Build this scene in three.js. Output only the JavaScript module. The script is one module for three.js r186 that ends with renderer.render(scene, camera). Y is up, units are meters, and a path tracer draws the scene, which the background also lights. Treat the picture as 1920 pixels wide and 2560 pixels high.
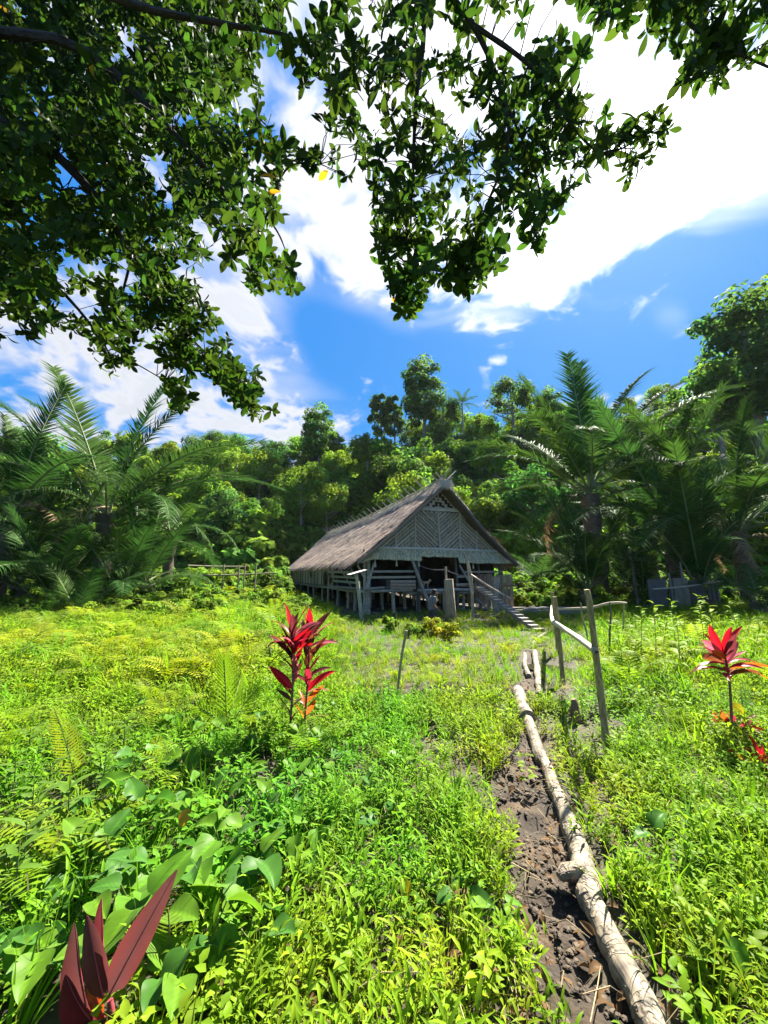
import * as THREE from 'three';
import { mergeGeometries } from 'three/addons/utils/BufferGeometryUtils.js';
import { MarchingCubes } from 'three/addons/objects/MarchingCubes.js';

// ------------------------------------------------------------------ camera, sky, sun, exposure
const scene = new THREE.Scene();
const EYE = 1.7, TILT = Math.atan(158 / 960), CT = Math.cos(TILT), ST = Math.sin(TILT);
const camera = new THREE.PerspectiveCamera(2 * Math.atan(1280 / 960) * 180 / Math.PI, 3 / 4, 0.05, 600);
camera.position.set(0, EYE, 0);
camera.rotation.x = TILT;
const renderer = new THREE.WebGLRenderer({ antialias: true });
renderer.toneMapping = THREE.LinearToneMapping;
renderer.toneMappingExposure = 5.8;
renderer.shadowMap.enabled = true;
const V = (x, y, z) => new THREE.Vector3(x, y, z);
// a direction measured on the photograph (1920 x 2560), and points on it at a distance or on level ground
const ray = (u, v) => { const a = (u - 960) / 960, b = (1280 - v) / 960; return V(a, b * CT + ST, -(CT - b * ST)); };
const at = (u, v, D) => { const r = ray(u, v); return r.multiplyScalar(D / -r.z).add(V(0, EYE, 0)); };
const gp = (u, v, y = 0) => { const r = ray(u, v); return r.multiplyScalar((y - EYE) / r.y).add(V(0, EYE, 0)); };

const SUN = ray(1590, 330).normalize();
const sun = new THREE.DirectionalLight(new THREE.Color(1, 0.93, 0.8), 5);
sun.name = 'sun'; sun.position.copy(SUN).multiplyScalar(90); sun.target.position.set(0, 0, -14);
sun.position.add(sun.target.position); sun.castShadow = true; sun.shadow.radius = 2.2;
sun.shadow.mapSize.set(4096, 4096);
Object.assign(sun.shadow.camera, { left: -70, right: 70, top: 70, bottom: -70, near: 1, far: 250 });
scene.add(sun, sun.target);

// ------------------------------------------------------------------ numbers
function rng(seed) { let s = seed | 0; return () => { s = (s + 0x6d2b79f5) | 0; let t = Math.imul(s ^ (s >>> 15), 1 | s); t = (t + Math.imul(t ^ (t >>> 7), 61 | t)) ^ t; return ((t ^ (t >>> 14)) >>> 0) / 4294967296; }; }
const R0 = rng(7);
const rr = (r, a, b) => a + (b - a) * r();
const clamp = (x, a = 0, b = 1) => Math.min(b, Math.max(a, x));
const sst = (a, b, x) => { const t = clamp((x - a) / (b - a)); return t * t * (3 - 2 * t); };
const mix = (a, b, t) => a + (b - a) * t;
const hash = (x, y, s = 0) => { let h = Math.imul(x | 0, 374761393) ^ Math.imul(y | 0, 668265263) ^ Math.imul(s | 0, 974634777); h = Math.imul(h ^ (h >>> 13), 1274126177); return ((h ^ (h >>> 16)) >>> 0) / 4294967296; };
function vnoise(x, y, s = 0) { const ix = Math.floor(x), iy = Math.floor(y), fx = x - ix, fy = y - iy, a = fx * fx * (3 - 2 * fx), b = fy * fy * (3 - 2 * fy); return mix(mix(hash(ix, iy, s), hash(ix + 1, iy, s), a), mix(hash(ix, iy + 1, s), hash(ix + 1, iy + 1, s), a), b); }
function fbm(x, y, o = 4, s = 0) { let a = 0.5, t = 0, n = 0; for (let i = 0; i < o; i++) { t += a * vnoise(x, y, s + i * 17); n += a; a *= 0.5; x = x * 2.03 + 1.7; y = y * 2.03 + 9.2; } return t / n; }

// ------------------------------------------------------------------ sky: air and clouds by direction
{
  const w = 4096, h = 2048, data = new Float32Array(w * h * 4);
  const spots = [ // [direction on the photograph], reach in degrees, more or less cloud
    [1700, 300, 22, 0.5], [1380, 430, 17, 0.42], [1120, 520, 11, 0.34], [800, 420, 13, 0.2], [740, 150, 18, 0.22], [1300, 60, 22, 0.3], [1270, 670, 5, 0.2], [1850, 400, 7, 0.25], [1000, 720, 6, 0.2], [1560, 590, 5, 0.2], [300, 400, 16, 0.12],
    [1760, 690, 7, -0.42], [1910, 640, 6, -0.45], [1500, 830, 9, -0.45], [1260, 920, 8, -0.45], [1080, 880, 6, -0.4], [880, 880, 6, -0.45], [780, 790, 4, -0.3], [1850, 800, 6, -0.2], [1400, 760, 4, -0.3], [930, 800, 4, -0.12], [1000, 960, 5, -0.3],
    [450, 980, 8, 0.2], [130, 940, 11, 0.26], [640, 870, 5, 0.2], [700, 960, 4, 0.16], [840, 1060, 5, 0.28], [700, 1070, 5, 0.18], [1690, 795, 3, 0.45], [1880, 850, 4, 0.3], [0, 460, 6, -0.4], [690, 640, 4, 0.2], [300, 1040, 8, 0.12], [1600, 980, 9, -0.35], [1300, 1080, 9, -0.2], [1200, 390, 6, 0.25], [450, 250, 12, 0.15],
  ].map(([u, v, r, k]) => { const d = ray(u, v).normalize(); return [d.x, d.y, d.z, 1 / (r * Math.PI / 180) ** 2, k]; });
  for (let j = 0; j < h; j++) {
    const el = ((j + 0.5) / h - 0.5) * Math.PI, y = Math.sin(el), c = Math.cos(el);
    for (let i = 0; i < w; i++) {
      const o = (j * w + i) * 4, az = ((i + 0.5) / w - 0.5) * 2 * Math.PI, x = Math.cos(az) * c, z = Math.sin(az) * c;
      data[o + 3] = 1;
      if (y < -0.02) { data[o] = 0.035; data[o + 1] = 0.055; data[o + 2] = 0.07; continue; }
      const cs = x * SUN.x + y * SUN.y + z * SUN.z, yy = Math.max(y, 0), ang = Math.acos(clamp(cs, -1, 1)) * 57.3;
      const air = Math.exp(-yy * 3.2), glow = Math.exp(-ang / 26), near = Math.exp(-ang / 12);
      let r = 0.002 + 0.022 * air + 0.07 * glow * glow + 0.012 * glow, g = 0.043 + 0.05 * air + 0.065 * glow * glow + 0.025 * glow, b = 0.15 + 0.03 * air + 0.04 * glow;
      let cov = -0.1;
      for (const s of spots) { const q = 2 - 2 * (x * s[0] + y * s[1] + z * s[2]); const e = q * s[3]; if (e < 7) cov += s[4] * Math.exp(-e); }
      const k = 1 / (yy + 0.2), px = x * k, pz = z * k;
      const wx = (fbm(px * 2.6 + 3, pz * 2.6, 4, 5) - 0.5) * 1.5, wz = (fbm(px * 2.6 + 11, pz * 2.6 + 4, 4, 6) - 0.5) * 1.5;
      const n = fbm(px * 4.2 + wx, pz * 5.2 + wz, 7, 1), n2 = fbm(px * 19 + wx * 3, pz * 16 + wz * 3, 5, 31);
      const d = (n - 0.5) * 2.0 + (n2 - 0.5) * 1.15 + Math.min(cov, 0.46);
      let a = Math.pow(sst(-0.16, 0.5, d), 1.2) * 0.97; const thick = sst(0.2, 0.95, d + (n2 - 0.5) * 0.7 + (n - 0.5));
      const shade = mix(1, 0.9, thick * (1 - Math.min(1, near * 1.6)));
      const veil = 0.42 * sst(0.35, 0.75, fbm(px * 2.2 + wx, pz * 7 + wz, 5, 61)) * sst(-0.25, 0.25, cov); a = 1 - (1 - a) * (1 - veil);
      const L = (0.152 + 0.34 * near + 0.11 * glow) * shade;
      r = mix(r, L * mix(1, 0.93, thick), a); g = mix(g, L * mix(1, 0.97, thick), a); b = mix(b, L * 1.05, a);
      data[o] = r; data[o + 1] = g; data[o + 2] = b;
    }
  }
  const t = new THREE.DataTexture(data, w, h, THREE.RGBAFormat, THREE.FloatType);
  t.mapping = THREE.EquirectangularReflectionMapping; t.magFilter = THREE.LinearFilter; t.minFilter = THREE.LinearFilter; t.wrapS = THREE.RepeatWrapping; t.needsUpdate = true;
  scene.background = t; scene.environment = t;
}

// ------------------------------------------------------------------ textures and materials
function tex(n, f, wrap = true) {
  const d = new Uint8Array(n * n * 4);
  for (let j = 0; j < n; j++) for (let i = 0; i < n; i++) { const c = f(i / n, j / n), o = (j * n + i) * 4; d[o] = d[o + 1] = d[o + 2] = clamp(c) * 255; d[o + 3] = 255; }
  const t = new THREE.DataTexture(d, n, n); t.wrapS = t.wrapT = THREE.RepeatWrapping; t.magFilter = THREE.LinearFilter; t.needsUpdate = true; return t;
}
// tiling noise: blend two offsets across the edge
const tile = (f) => (u, v) => { const a = f(u, v), b = f(u - 1, v), c = f(u, v - 1), d = f(u - 1, v - 1), s = sst(0.8, 1, u), t = sst(0.8, 1, v); return mix(mix(a, b, s), mix(c, d, s), t); };
const tWood = tex(256, tile((u, v) => 0.62 + 0.62 * (fbm(u * 34, v * 3, 4, 2) - 0.35) * (0.6 + 0.9 * fbm(u * 5, v * 4, 3, 9)) + 0.3 * (vnoise(u * 70, v * 2, 4) - 0.4) - 0.3 * sst(0.72, 0.85, vnoise(u * 24, v * 1.5, 41))));
const tBark = tex(256, tile((u, v) => 0.42 + 0.85 * fbm(u * 7, v * 7, 5, 12) - 0.3 * sst(0.55, 0.7, vnoise(u * 22, v * 9, 3))));
const tMud = tex(512, tile((u, v) => 0.25 + 0.6 * fbm(u * 9, v * 9, 6, 21) + 0.25 * (fbm(u * 60, v * 60, 3, 22) - 0.5)));
const tLog = tex(512, tile((u, v) => 1.0 - 0.32 * sst(0.07, 0.0, Math.abs(fbm(u * 5, v * 7, 4, 51) - 0.5)) - 0.28 * sst(0.05, 0, Math.abs(vnoise(u * 3 + fbm(u * 6, v * 6, 2, 57), v * 16, 53) - 0.5)) - 0.3 * (1 - fbm(u * 24, v * 4, 3, 54)) - 0.16 * sst(0.5, 0.7, fbm(u * 3, v * 3, 4, 58))));
const srgb = (t) => { t.colorSpace = THREE.NoColorSpace; return t; };
[tWood, tBark, tMud, tLog].forEach(srgb);
const stdMat = (name, o) => { const m = new THREE.MeshStandardMaterial({ roughness: 0.85, side: THREE.DoubleSide, ...o }); m.name = name; return m; };
const leafMat = (name, color = [1, 1, 1], o = {}) => { const m = new THREE.MeshPhysicalMaterial({ roughness: 1, transmission: 0.55, thickness: 0, specularIntensity: 0.08, clearcoat: 0.06, clearcoatRoughness: 0.45, side: THREE.DoubleSide, vertexColors: true, ...o }); m.color.setRGB(...color); m.name = name; return m; };
const M = {
  wood: stdMat('weathered wood', { vertexColors: true, map: tWood, bumpMap: tWood, bumpScale: 0.004 }),
  pole: stdMat('pole bark', { vertexColors: true, map: tBark, bumpMap: tBark, bumpScale: 0.004 }),
  log: stdMat('worn log', { vertexColors: true, map: tLog, bumpMap: tLog, bumpScale: 0.012, roughness: 0.75 }),
  thatch: stdMat('thatch', { vertexColors: true, roughness: 0.9 }),
  ground: stdMat('soil and mud', { vertexColors: true, map: tMud, bumpMap: tMud, bumpScale: 0.03, roughness: 0.95 }),
  trunk: stdMat('tree bark', { vertexColors: true, map: tBark, bumpMap: tBark, bumpScale: 0.02 }),
  plain: stdMat('plain', { vertexColors: true }),
  skin: stdMat('skin', { vertexColors: true, roughness: 0.6 }),
  water: new THREE.MeshStandardMaterial({ name: 'muddy water', color: new THREE.Color(0.03, 0.03, 0.018), roughness: 0.06, side: THREE.DoubleSide }),
  leaf: leafMat('leaf'),
  glossLeaf: leafMat('glossy leaf', [1, 1, 1], { clearcoat: 0.22, clearcoatRoughness: 0.42, transmission: 0.5 }),
  grass: leafMat('grass', [1, 1, 1], { transmission: 0.52, clearcoat: 0.1, clearcoatRoughness: 0.4 }),
  palm: leafMat('palm leaflet', [1, 1, 1], { transmission: 0.36, clearcoat: 0.07, clearcoatRoughness: 0.38 }),
  ti: leafMat('red leaf', [1, 1, 1], { transmission: 0.5, clearcoat: 0.45, clearcoatRoughness: 0.3 }),
};

// ------------------------------------------------------------------ geometry builder
class Geo {
  constructor() { this.p = []; this.c = []; this.t = []; this.i = []; }
  v(x, y, z, c, u = 0, w = 0) { this.p.push(x, y, z); this.c.push(c[0], c[1], c[2]); this.t.push(u, w); return this.p.length / 3 - 1; }
  tri(a, b, c) { this.i.push(a, b, c); }
  quad(a, b, c, d) { this.i.push(a, b, c, a, c, d); }
  // a tapering round limb through points; radii one number or one per point
  tube(pts, radii, n = 7, col = [0.2, 0.18, 0.15], wob = 0, rnd = R0) {
    const P = pts, m = P.length, dir = new THREE.Vector3(), up = new THREE.Vector3(0.31, 0.2, 0.93), s = new THREE.Vector3(), q = new THREE.Vector3(); let len = 0; const first = this.p.length / 3;
    for (let k = 0; k < m; k++) {
      dir.subVectors(P[Math.min(m - 1, k + 1)], P[Math.max(0, k - 1)]).normalize();
      if (k === 0 && Math.abs(dir.dot(up)) > 0.9) up.set(0.9, 0.1, 0.2);
      s.crossVectors(dir, up).normalize(); up.crossVectors(s, dir).normalize();
      if (k) len += P[k].distanceTo(P[k - 1]);
      const r = Array.isArray(radii) ? radii[k] : radii;
      for (let j = 0; j <= n; j++) {
        const a = j / n * 2 * Math.PI, w = 1 + wob * (hash(j % n, k, first) - 0.5) * 2;
        q.copy(P[k]).addScaledVector(s, Math.cos(a) * r * w).addScaledVector(up, Math.sin(a) * r * w);
        const cc = typeof col === 'function' ? col(k / (m - 1), a) : col;
        this.v(q.x, q.y, q.z, cc, a * 0.16, len * 2);
      }
    }
    for (let k = 0; k < m - 1; k++) for (let j = 0; j < n; j++) { const a = first + k * (n + 1) + j; this.quad(a, a + 1, a + n + 2, a + n + 1); }
    for (const e of [0, m - 1]) { const cc = typeof col === 'function' ? col(e ? 1 : 0, 0) : col, c0 = this.v(P[e].x, P[e].y, P[e].z, cc), b = first + e * (n + 1); const ring = []; for (let j = 0; j < n; j++) { const o = (b + j) * 3; ring.push(this.v(this.p[o], this.p[o + 1], this.p[o + 2], cc, Math.cos(j) * 0.1, Math.sin(j) * 0.1)); } for (let j = 0; j < n; j++) e ? this.tri(c0, ring[j], ring[(j + 1) % n]) : this.tri(c0, ring[(j + 1) % n], ring[j]); }
    return this;
  }
  // a sawn beam from a to b, w wide (sideways) and h high, its upper side towards up
  beam(a, b, w, h, col, up = V(0, 1, 0)) {
    const d = new THREE.Vector3().subVectors(b, a), L = d.length(); d.normalize();
    const s = new THREE.Vector3().crossVectors(d, up).normalize(), n = new THREE.Vector3().crossVectors(s, d).normalize(), off = hash(Math.round(a.x * 991), Math.round(a.y * 877 + b.z * 331)) * 3;
    const P = (e, i, j) => new THREE.Vector3().copy(e ? b : a).addScaledVector(s, i * w / 2).addScaledVector(n, j * h / 2);
    const face = (q, uu, vv) => { const k = q.map((x, m) => this.v(x.x, x.y, x.z, col, off + [0, uu, uu, 0][m], off + [0, 0, vv, vv][m])); this.quad(...k); };
    face([P(0, -1, 1), P(0, 1, 1), P(1, 1, 1), P(1, -1, 1)], w * 2, L * 2); face([P(0, 1, -1), P(0, -1, -1), P(1, -1, -1), P(1, 1, -1)], w * 2, L * 2);
    face([P(0, 1, 1), P(0, 1, -1), P(1, 1, -1), P(1, 1, 1)], h * 2, L * 2); face([P(0, -1, -1), P(0, -1, 1), P(1, -1, 1), P(1, -1, -1)], h * 2, L * 2);
    face([P(0, -1, -1), P(0, 1, -1), P(0, 1, 1), P(0, -1, 1)], w * 2, h * 2); face([P(1, 1, -1), P(1, -1, -1), P(1, -1, 1), P(1, 1, 1)], w * 2, h * 2);
    return this;
  }
  // a leaf blade: starts at o along d, its upper face towards up; profile gives the half width along it
  blade(o, d, up, L, W, prof, n, col, { droop = 0, fold = 0.25, twist = 0, wave = 0, cols = 1, vein } = {}) {
    const f = d.clone().normalize(), s = new THREE.Vector3().crossVectors(f, up); if (s.lengthSq() < 1e-6) s.set(1, 0, 0); s.normalize();
    const nn = new THREE.Vector3().crossVectors(s, f).normalize(), p = o.clone(), first = this.p.length / 3, st = L / n, q = new THREE.Quaternion().setFromAxisAngle(s, -droop / n);
    const m = fold > 0 ? cols : 0, nc = m ? 2 * m + 1 : 2;
    for (let k = 0; k <= n; k++) {
      const t = k / n, w = W * prof(t), e = wave ? Math.sin(t * 9 + o.x * 50) * wave * w : 0;
      for (let j = 0; j < nc; j++) {
        const q = m ? (j - m) / m : j * 2 - 1, l = w * fold * Math.pow(Math.abs(q), 1.4) + e * q * q, f2 = vein ? vein(q, t) : 1;
        this.v(p.x + s.x * w * q + nn.x * l, p.y + s.y * w * q + nn.y * l, p.z + s.z * w * q + nn.z * l, vein ? [col[0] * f2, col[1] * f2, col[2] * f2] : col, w * q, t * L);
      }
      p.addScaledVector(f, st); f.applyQuaternion(q); nn.applyQuaternion(q);
      if (twist) { const tq = new THREE.Quaternion().setFromAxisAngle(f, twist / n); s.applyQuaternion(tq); nn.applyQuaternion(tq); }
    }
    for (let k = 0; k < n; k++) for (let j = 0; j < nc - 1; j++) { const a = first + k * nc + j, b = a + nc; this.quad(a, a + 1, b + 1, b); }
    return this;
  }
  build(normals = true) {
    const g = new THREE.BufferGeometry();
    g.setAttribute('position', new THREE.Float32BufferAttribute(this.p, 3)); g.setAttribute('color', new THREE.Float32BufferAttribute(this.c, 3)); g.setAttribute('uv', new THREE.Float32BufferAttribute(this.t, 2));
    g.setIndex(this.i); if (normals) g.computeVertexNormals(); return g;
  }
}
const PROF = {
  lance: (t) => Math.sin(Math.PI * Math.pow(t, 0.75)) * (1 - 0.25 * t) + 0.02 * (1 - t),
  grass: (t) => (0.55 + 0.45 * Math.sin(Math.PI * Math.min(1, t * 1.4 + 0.1))) * (1 - t * t) ,
  obov: (t) => Math.pow(Math.sin(Math.PI * Math.pow(t, 1.25)), 0.8) * 0.98 + 0.02,
  heart: (t) => (t < 0.2 ? 0.5 + 0.5 * Math.sin(t / 0.2 * Math.PI / 2) : Math.pow(Math.cos((t - 0.2) / 0.8 * Math.PI / 2), 0.8)),
  strip: (t) => (1 - t * 0.85),
  ti: (t) => Math.pow(Math.sin(Math.PI * Math.pow(clamp(t * 0.97 + 0.02), 0.9)), 0.75) * (1 - 0.15 * t) * (t < 0.18 ? 0.25 + t * 4.2 : 1),
};
const vary = (r, c, k = 0.15) => { const f = 1 + (r() - 0.5) * 2 * k, g = (r() - 0.5) * k; return [Math.max(0.002, c[0] * (f + g)), Math.max(0.002, c[1] * f), Math.max(0.002, c[2] * (f - g))]; };

// ------------------------------------------------------------------ naming
const taken = new Map();
const numbered = (n) => { const k = taken.get(n) ?? 0; taken.set(n, k + 1); return k ? n + '_' + String(k).padStart(3, '0') : n; };
function tag(o, label, category, group, kind) { if (label) o.userData.label = label; if (category) o.userData.category = category; if (group) o.userData.group = group; if (kind) o.userData.kind = kind; return o; }
function thing(name, label, category, group, pos, turn = 0) { const g = new THREE.Group(); g.name = numbered(name); scene.add(g); tag(g, label, category, group); if (pos) g.position.copy(pos); g.rotation.y = turn; return g; }
function part(name, geo, mat, parent, kind) { const m = new THREE.Mesh(geo.build ? geo.build() : geo, mat); m.name = name; m.castShadow = m.receiveShadow = true; if (kind) m.userData.kind = kind; parent.add(m); return m; }
function copies(name, geo, mat, mats, cols, parent, kind = 'stuff') {
  const m = new THREE.InstancedMesh(geo, mat, mats.length); m.name = name; m.castShadow = m.receiveShadow = true;
  mats.forEach((x, i) => m.setMatrixAt(i, x)); if (cols) cols.forEach((c, i) => m.setColorAt(i, new THREE.Color().setRGB(...c)));
  m.userData.kind = kind; parent.add(m); return m;
}
const XF = (p, ry = 0, s = 1, rx = 0, rz = 0) => new THREE.Matrix4().compose(p, new THREE.Quaternion().setFromEuler(new THREE.Euler(rx, ry, rz, 'YXZ')), typeof s === 'number' ? V(s, s, s) : s);

// ------------------------------------------------------------------ the lie of the land
const HUT_A = 21 * Math.PI / 180, HUT = gp(915, 1535), ES = V(Math.cos(HUT_A), 0, -Math.sin(HUT_A)), ET = V(-Math.sin(HUT_A), 0, -Math.cos(HUT_A));
const hutST = (x, z) => { const dx = x - HUT.x, dz = z - HUT.z; return [dx * ES.x + dz * ES.z, dx * ET.x + dz * ET.z]; };
const poly = (list) => list.map(([u, v]) => gp(u, v));
const mudPath = poly([[1420, 2700], [1440, 2560], [1400, 2400], [1365, 2250], [1345, 2130], [1325, 2000], [1318, 1900], [1320, 1820], [1305, 1760], [1320, 1690], [1330, 1640]]);
const distTo = (P, x, z) => { let best = 1e9; for (let k = 0; k < P.length - 1; k++) { const a = P[k], b = P[k + 1], dx = b.x - a.x, dz = b.z - a.z, t = clamp(((x - a.x) * dx + (z - a.z) * dz) / (dx * dx + dz * dz)); best = Math.min(best, Math.hypot(x - a.x - dx * t, z - a.z - dz * t)); } return best; };
const pathW = (x, z) => mix(0.11, 0.26, sst(6, 1.8, -z));
function mudAt(x, z) { if (x < -0.5 || x > 4.5 || z < -13) return 0; const d = distTo(mudPath, x, z) + (fbm(x * 5, z * 5, 3, 40) - 0.5) * 0.34; return 1 - sst(pathW(x, z) * 0.72, pathW(x, z) * 1.2, d); }
const puddle = gp(1385, 1668), PERSON = gp(1080, 1556);
function yardAt(x, z) { // bare, littered ground under and round the house
  const [s, t] = hutST(x, z); if (z > -11.5 || z < -50) return 0;
  const n = (fbm(x * 0.9, z * 0.9, 3, 50) - 0.5) * 2.2;
  const a = sst(-1.6, -0.3, s + n * 0.5) * (1 - sst(7.3, 8.3, s + n * 0.4 + sst(2, 4, t) * 0.8)) * sst(-1.3, 0.0, t + n * 0.35) * (1 - sst(25, 27, t));
  const b = Math.exp(-(((x - 7.2) / 3.2) ** 2) - (((z + 19.5) / 2.6) ** 2) * 1.2) * 1.6 + n * 0.12;
  return clamp(Math.max(a, sst(0.45, 0.8, b)));
}
const ditch = poly([[940, 1738], [1020, 1742], [1100, 1740], [1200, 1738], [1290, 1745], [1340, 1752], [1400, 1760]]);
function height(x, z) {
  const D = -z;
  let y = (fbm(x * 0.35 + 7, z * 0.35, 3, 60) - 0.5) * 0.16 * sst(3, 9, Math.hypot(x, z)) + (fbm(x * 2, z * 2, 2, 61) - 0.5) * 0.05;
  const mud = mudAt(x, z);
  if (mud > 0) y = mix(y, -0.035 + (fbm(x * 9, z * 9, 3, 62) - 0.5) * 0.13, mud);
  if (D > 5 && D < 8.5) y -= 0.2 * Math.exp(-((distTo(ditch, x, z) / 0.18) ** 2));
  const pp = Math.hypot(x - PERSON.x, (z - PERSON.z) * 1.2); if (pp < 3) y -= 0.43 * Math.exp(-(pp * pp) / 0.5);
  const pd = Math.hypot((x - puddle.x) * 0.8, z - puddle.z); y -= 0.05 * Math.exp(-(pd * pd) / 0.2);
  const [s, t] = hutST(x, z); if (s > -2 && s < 10 && t > -2 && t < 27) y *= 0.35;
  const hill = sst(37, 84, D + (x < 0 ? -0.10 * x : -0.02 * x)) * (16.5 + 9 * sst(-14, 26, x) + 5 * sst(30, 60, x)) + sst(84, 120, D) * 5;
  return y + hill + sst(28, 40, D) * 0.5 + (fbm(x * 0.07, z * 0.07, 3, 64) - 0.5) * 6 * sst(45, 80, D);
}
{
  const xs = [0], zs = [];
  for (let x = 0, d = 0.08; x < 210;) { if (x > 5) d *= 1.07; x += d; xs.push(x); xs.unshift(-x); }
  for (let D = -7, d = 0.12; D < 170;) { d = D < 0.8 ? 0.3 : D < 6 ? 0.06 : d * 1.022; zs.push(-D); D += d; }
  const g = new Geo();
  for (const z of zs) for (const x of xs) {
    const mud = mudAt(x, z), yard = yardAt(x, z), n = fbm(x * 1.7, z * 1.7, 4, 70), f = fbm(x * 13, z * 13, 2, 71);
    let c = [0.04 + 0.03 * n, 0.034 + 0.025 * n, 0.016 + 0.01 * n];
    const wet = sst(0.42, 0.62, fbm(x * 4, z * 4, 3, 74)), mu = [0.034 + 0.105 * f * wet, 0.021 + 0.066 * f * wet, 0.01 + 0.03 * f * wet], ya = [0.06 + 0.06 * f, 0.055 + 0.055 * f, 0.046 + 0.044 * f];
    c = c.map((q, k) => mix(mix(q, ya[k], yard), mu[k], mud));
    g.v(x, height(x, z), z, c, x * 0.9, z * 0.9);
  }
  const w = xs.length;
  for (let j = 0; j < zs.length - 1; j++) for (let i = 0; i < w - 1; i++) g.quad(j * w + i, j * w + i + 1, (j + 1) * w + i + 1, (j + 1) * w + i);
  const m = part('ground', g, M.ground, scene, 'structure'); tag(m, 'soft muddy ground rising to a wooded hill', 'ground');
  const wg = new THREE.CircleGeometry(1, 28); wg.rotateX(-Math.PI / 2);
  const pool = part('puddle', wg, M.water, scene, 'structure'); pool.position.set(puddle.x, height(puddle.x, puddle.z) + 0.018, puddle.z); pool.scale.set(0.5, 1, 0.42); tag(pool, 'shallow muddy puddle beside the log path', 'puddle');
  const dg = new THREE.PlaneGeometry(1, 1); dg.rotateX(-Math.PI / 2);
  const dw = part('ditch_water', dg, M.water, scene, 'structure'); const da = gp(960, 1740), db = gp(1335, 1750); dw.position.set((da.x + db.x) / 2, -0.075, (da.z + db.z) / 2); dw.scale.set(da.distanceTo(db), 1, 0.3); dw.rotation.y = -Math.atan2(db.z - da.z, db.x - da.x); tag(dw, 'dark water in the ditch across the grass', 'ditch');
}
const onGround = (p, dy = 0) => V(p.x, height(p.x, p.z) + dy, p.z);
console.log('ground');

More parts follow.
